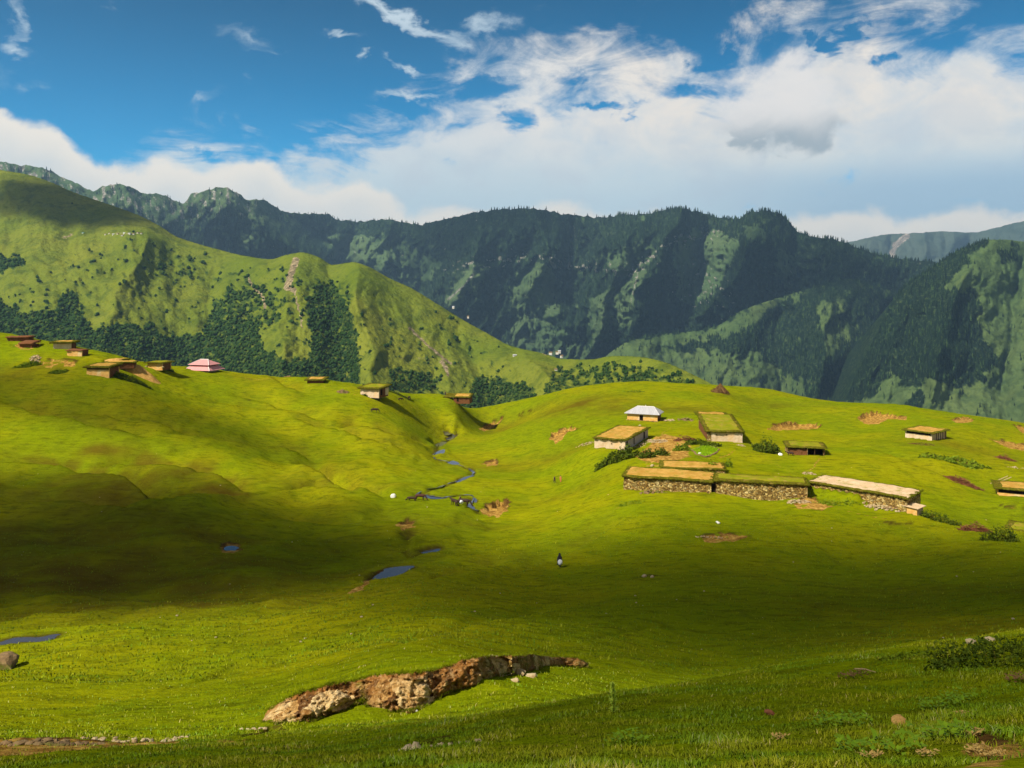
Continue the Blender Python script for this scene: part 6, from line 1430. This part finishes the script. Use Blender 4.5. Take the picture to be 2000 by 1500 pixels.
n_big = t.noise(dm, 9., 9, .60, .4); n_wisp = t.noise(dm2, 7., 9, .66, 1.2); n_puff = t.noise(t.map(dirv, (1, 1, 1.2), (0, 0, 0), (7, 2, 5)), 17., 8, .58, .3)
cen = lambda x, k: t.m('MULTIPLY', t.m('SUBTRACT', x, .5), k)
_ws = t.n('ShaderNodeSeparateColor'); t.put(_ws.inputs[0], t.noise(t.map(dirv, (1, 1, 1.6), loc=(1, 5, 2)), 20., 7, .62, .4, out=1))
_ws2 = t.n('ShaderNodeSeparateColor'); t.put(_ws2.inputs[0], t.noise(t.map(dirv, (1, 1, 1.4), loc=(4, 2, 7)), 8., 3, .5, out=1))
azw = t.m('ADD', az, t.m('ADD', cen(_ws.outputs[0], 5.), cen(_ws2.outputs[0], 2.5))); elw = t.m('ADD', el, t.m('ADD', cen(_ws.outputs[1], 3.2), cen(_ws2.outputs[1], 1.2)))
# 1. the high broken sheet
high = fcurve([(-600,300),(0,420),(240,330),(350,268),(480,272),(560,248),(640,236),(720,226),(800,190),(860,140),(900,105),(950,92),(1050,88),(1200,72),(1300,85),(1400,100),(1440,70),(1490,25),(1600,14),(1700,20),(1780,12),(1850,0),(2000,-20),(2600,-60)])
hv = t.m('DIVIDE', t.m('SUBTRACT', high, el), 5.5)
hv = t.m('MINIMUM', hv, 1.)
holes = None
for args, k in [((1010,238,44,40),1.5), ((1190,206,95,14,.0),1.3), ((1230,225,50,12,.2),1.1), ((1592,92,38,20,-.2),1.6), ((1715,118,26,11),.8), ((1540,130,34,12),1.), ((1390,115,60,16,.5),1.0), ((955,178,80,24,.2),1.0), ((890,245,60,18,0),.4), ((1130,150,50,14,0),.5), ((1650,60,60,12,.4),.7), ((640,262,90,14,0),.5), ((410,300,60,16,0),.7), ((1350,175,60,12,0),.6), ((780,205,120,18,0),.6)]:
    b_ = t.m('MULTIPLY', t.m('MAXIMUM', blob(*args), 0.), k * .62); holes = b_ if holes is None else t.m('ADD', holes, b_)
v1 = t.m('SUBTRACT', t.m('ADD', t.m('MULTIPLY', hv, .85), t.m('ADD', cen(n_big, 1.7), cen(n_wisp, 1.9))), holes)
a_high = t.mr(v1, -.10, .62)
# 2. wisps in the blue
wis = None
for args, k in [((760,15,110,22,-.45),1.), ((860,70,120,22,-.35),.75), ((930,45,70,24,.6),.6), ((683,70,58,12,.05),.8), ((720,110,20,14),.9), ((785,126,44,12,-.3),.9), ((480,62,70,26,-.3),.5), ((495,155,20,20),.45), ((410,200,60,16,.5),.42), ((15,30,26,50,.1),.85), ((45,92,40,20,0),.85), ((55,170,30,22,0),.35), ((232,12,16,26,0),.4), ((800,185,110,14,.15),.9), ((970,45,60,24,0),.6), ((530,95,60,8,-.1),.3), ((1080,20,60,12,0),.2), ((-200,100,200,120,0),.9)]:
    b_ = t.m('MULTIPLY', t.m('MAXIMUM', blob(*args), 0.), k); wis = b_ if wis is None else t.m('ADD', wis, b_)
a_wis = t.m('MULTIPLY', t.mr(t.m('ADD', wis, t.m('ADD', cen(n_wisp, 1.5), cen(n_big, .8))), .10, 1.15), t.mr(wis, .0, .45))
# 3. near cumulus banks on the mountains
low = fcurve([(-600,120),(-300,180),(0,222),(60,238),(100,243),(150,283),(200,312),(230,328),(270,330),(310,305),(350,318),(400,330),(450,325),(500,305),(530,318),(560,345),(600,362),(650,358),(700,352),(740,365),(775,395),(800,408),(900,408),(1000,412),(1060,400),(1130,408),(1180,418),(1250,425),(1330,430),(1500,440),(1560,418),(1620,408),(1700,398),(1760,406),(1800,402),(1850,393),(1900,384),(1925,392),(1945,410),(2000,408),(2200,400),(2700,390)])
v3 = t.m('ADD', t.m('SUBTRACT', low, el), t.m('ADD', cen(n_puff, 3.2), cen(n_big, 1.6)))
a_low = t.mr(v3, -.25, .75)
# 4. the grey based cloud in the middle right
b4 = t.m('MAXIMUM', blob(1500,205,125,95,0), t.m('MAXIMUM', blob(1570,245,110,55,0), t.m('MAXIMUM', blob(1450,262,50,34,.4), t.m('SUBTRACT', blob(1600,262,70,18,.1), .05))))
v4 = t.m('ADD', b4, t.m('ADD', cen(n_puff, 1.1), cen(n_big, .6))); a_4 = t.mr(v4, .05, .5)
warm = (1.02, .92, .80); white = (.80, .835, .82); cool = (.50, .63, .72); grey = (.40, .47, .52)
bot = t.mr(el, E_(1000, 400), E_(1000, 230))       # 0 near the mountains, 1 high up
c_high = t.mix(bot, (.68, .80, .84), t.mix(t.mr(n_big, .35, .62), (.74, .78, .80), t.mix(t.mr(az, -12, 14), (.86, .86, .84), warm)))
c_high = t.mix(t.m('MULTIPLY', t.mr(n_wisp, .5, .75), .3), c_high, (.62, .68, .74))
c_high = t.mix(t.m('MULTIPLY', t.mr(n_puff, .48, .66), .4), c_high, (.66, .71, .76))
rightlow = t.m('MULTIPLY', t.mr(az, 8, 26), t.mr(el, E_(1800, 290), E_(1800, 370)))
c_high = t.mix(rightlow, c_high, (.47, .63, .76))
c_low = t.mix(t.mr(v3, .3, 5.0), (1.08, .97, .82), (.70, .76, .77))
c_4 = t.mix(t.mr(t.m('ADD', el, cen(n_puff, 2.5)), E_(1500, 282), E_(1500, 208)), grey, (.92, .88, .84))
skc = t.n('ShaderNodeHueSaturation'); skc.inputs['Hue'].default_value = .488; skc.inputs['Saturation'].default_value = 2.1; skc.inputs['Value'].default_value = 1.
t.put(skc.inputs['Color'], sky.outputs[0])
SKY_STR = .10; EXPO = .55; k = 1 / SKY_STR / 2 ** EXPO
zen = t.mr(el, 4, 22, 1.0, .45)
skt = t.mix(1., skc.outputs[0], t.n('ShaderNodeCombineXYZ').outputs[0], 'ADD')
skv = t.n('ShaderNodeVectorMath', operation='SCALE'); t.put(skv.inputs[0], skt); t.put(skv.inputs['Scale'], zen)
def sc(c):
    v = t.n('ShaderNodeVectorMath', operation='SCALE'); t.put(v.inputs[0], c); v.inputs['Scale'].default_value = k; return v.outputs[0]
front = t.mr(dy, .1, .35)
def over(al, bot_, top): return t.mix(t.m('MULTIPLY', al, front), bot_, sc(top))
amb = t.mr(t.noise(dm, 3., 5, .6), .42, .56, 0.0, .8)  # warm cloud cover outside the view, added as fill light for the shade
c = t.mix(t.m('MULTIPLY', t.m('SUBTRACT', 1., front), amb), skv.outputs[0], sc((.70, .55, .40)))
c = over(a_wis, c, (.62, .74, .82)); c = over(t.m('MULTIPLY', a_high, .96), c, c_high); c = over(t.m('MULTIPLY', a_4, .9), c, c_4); c = over(t.m('MULTIPLY', a_low, .97), c, c_low)
t.put(bg.inputs[0], c); bg.inputs[1].default_value = SKY_STR

# haze
def m_haze():
    m = bpy.data.materials.new('haze_air'); m.use_nodes = True; t = NT(m.node_tree)
    out = t.n('ShaderNodeOutputMaterial'); v = t.n('ShaderNodeVolumePrincipled')
    v.inputs['Color'].default_value = (.42, .70, 1., 1); v.inputs['Density'].default_value = 5.2e-5; v.inputs['Anisotropy'].default_value = .2
    t.put(out.inputs['Volume'], v.outputs[0]); return m
hz = MB(); hz.box(-13500, 13500, -300, 12500, -1002, 1150)
tag(hz.build('haze', m_haze()), kind='stuff')

cam = bpy.data.cameras.new('camera'); cam.sensor_width = 36; cam.lens = F / 2000 * 36; cam.shift_y = -(750 - HY) / 2000; cam.clip_start = .1; cam.clip_end = 90000
co = bpy.data.objects.new('camera', cam); COL.objects.link(co); co.rotation_euler = (math.pi / 2, 0, 0); SC.camera = co
SC.view_settings.view_transform = 'Standard'; SC.view_settings.look = 'None'; SC.view_settings.exposure = EXPO; SC.view_settings.gamma = 1
SC.cycles.max_bounces = 4; SC.cycles.diffuse_bounces = 2; SC.cycles.transparent_max_bounces = 16; SC.cycles.volume_bounces = 0
SC.cycles.use_denoising = True
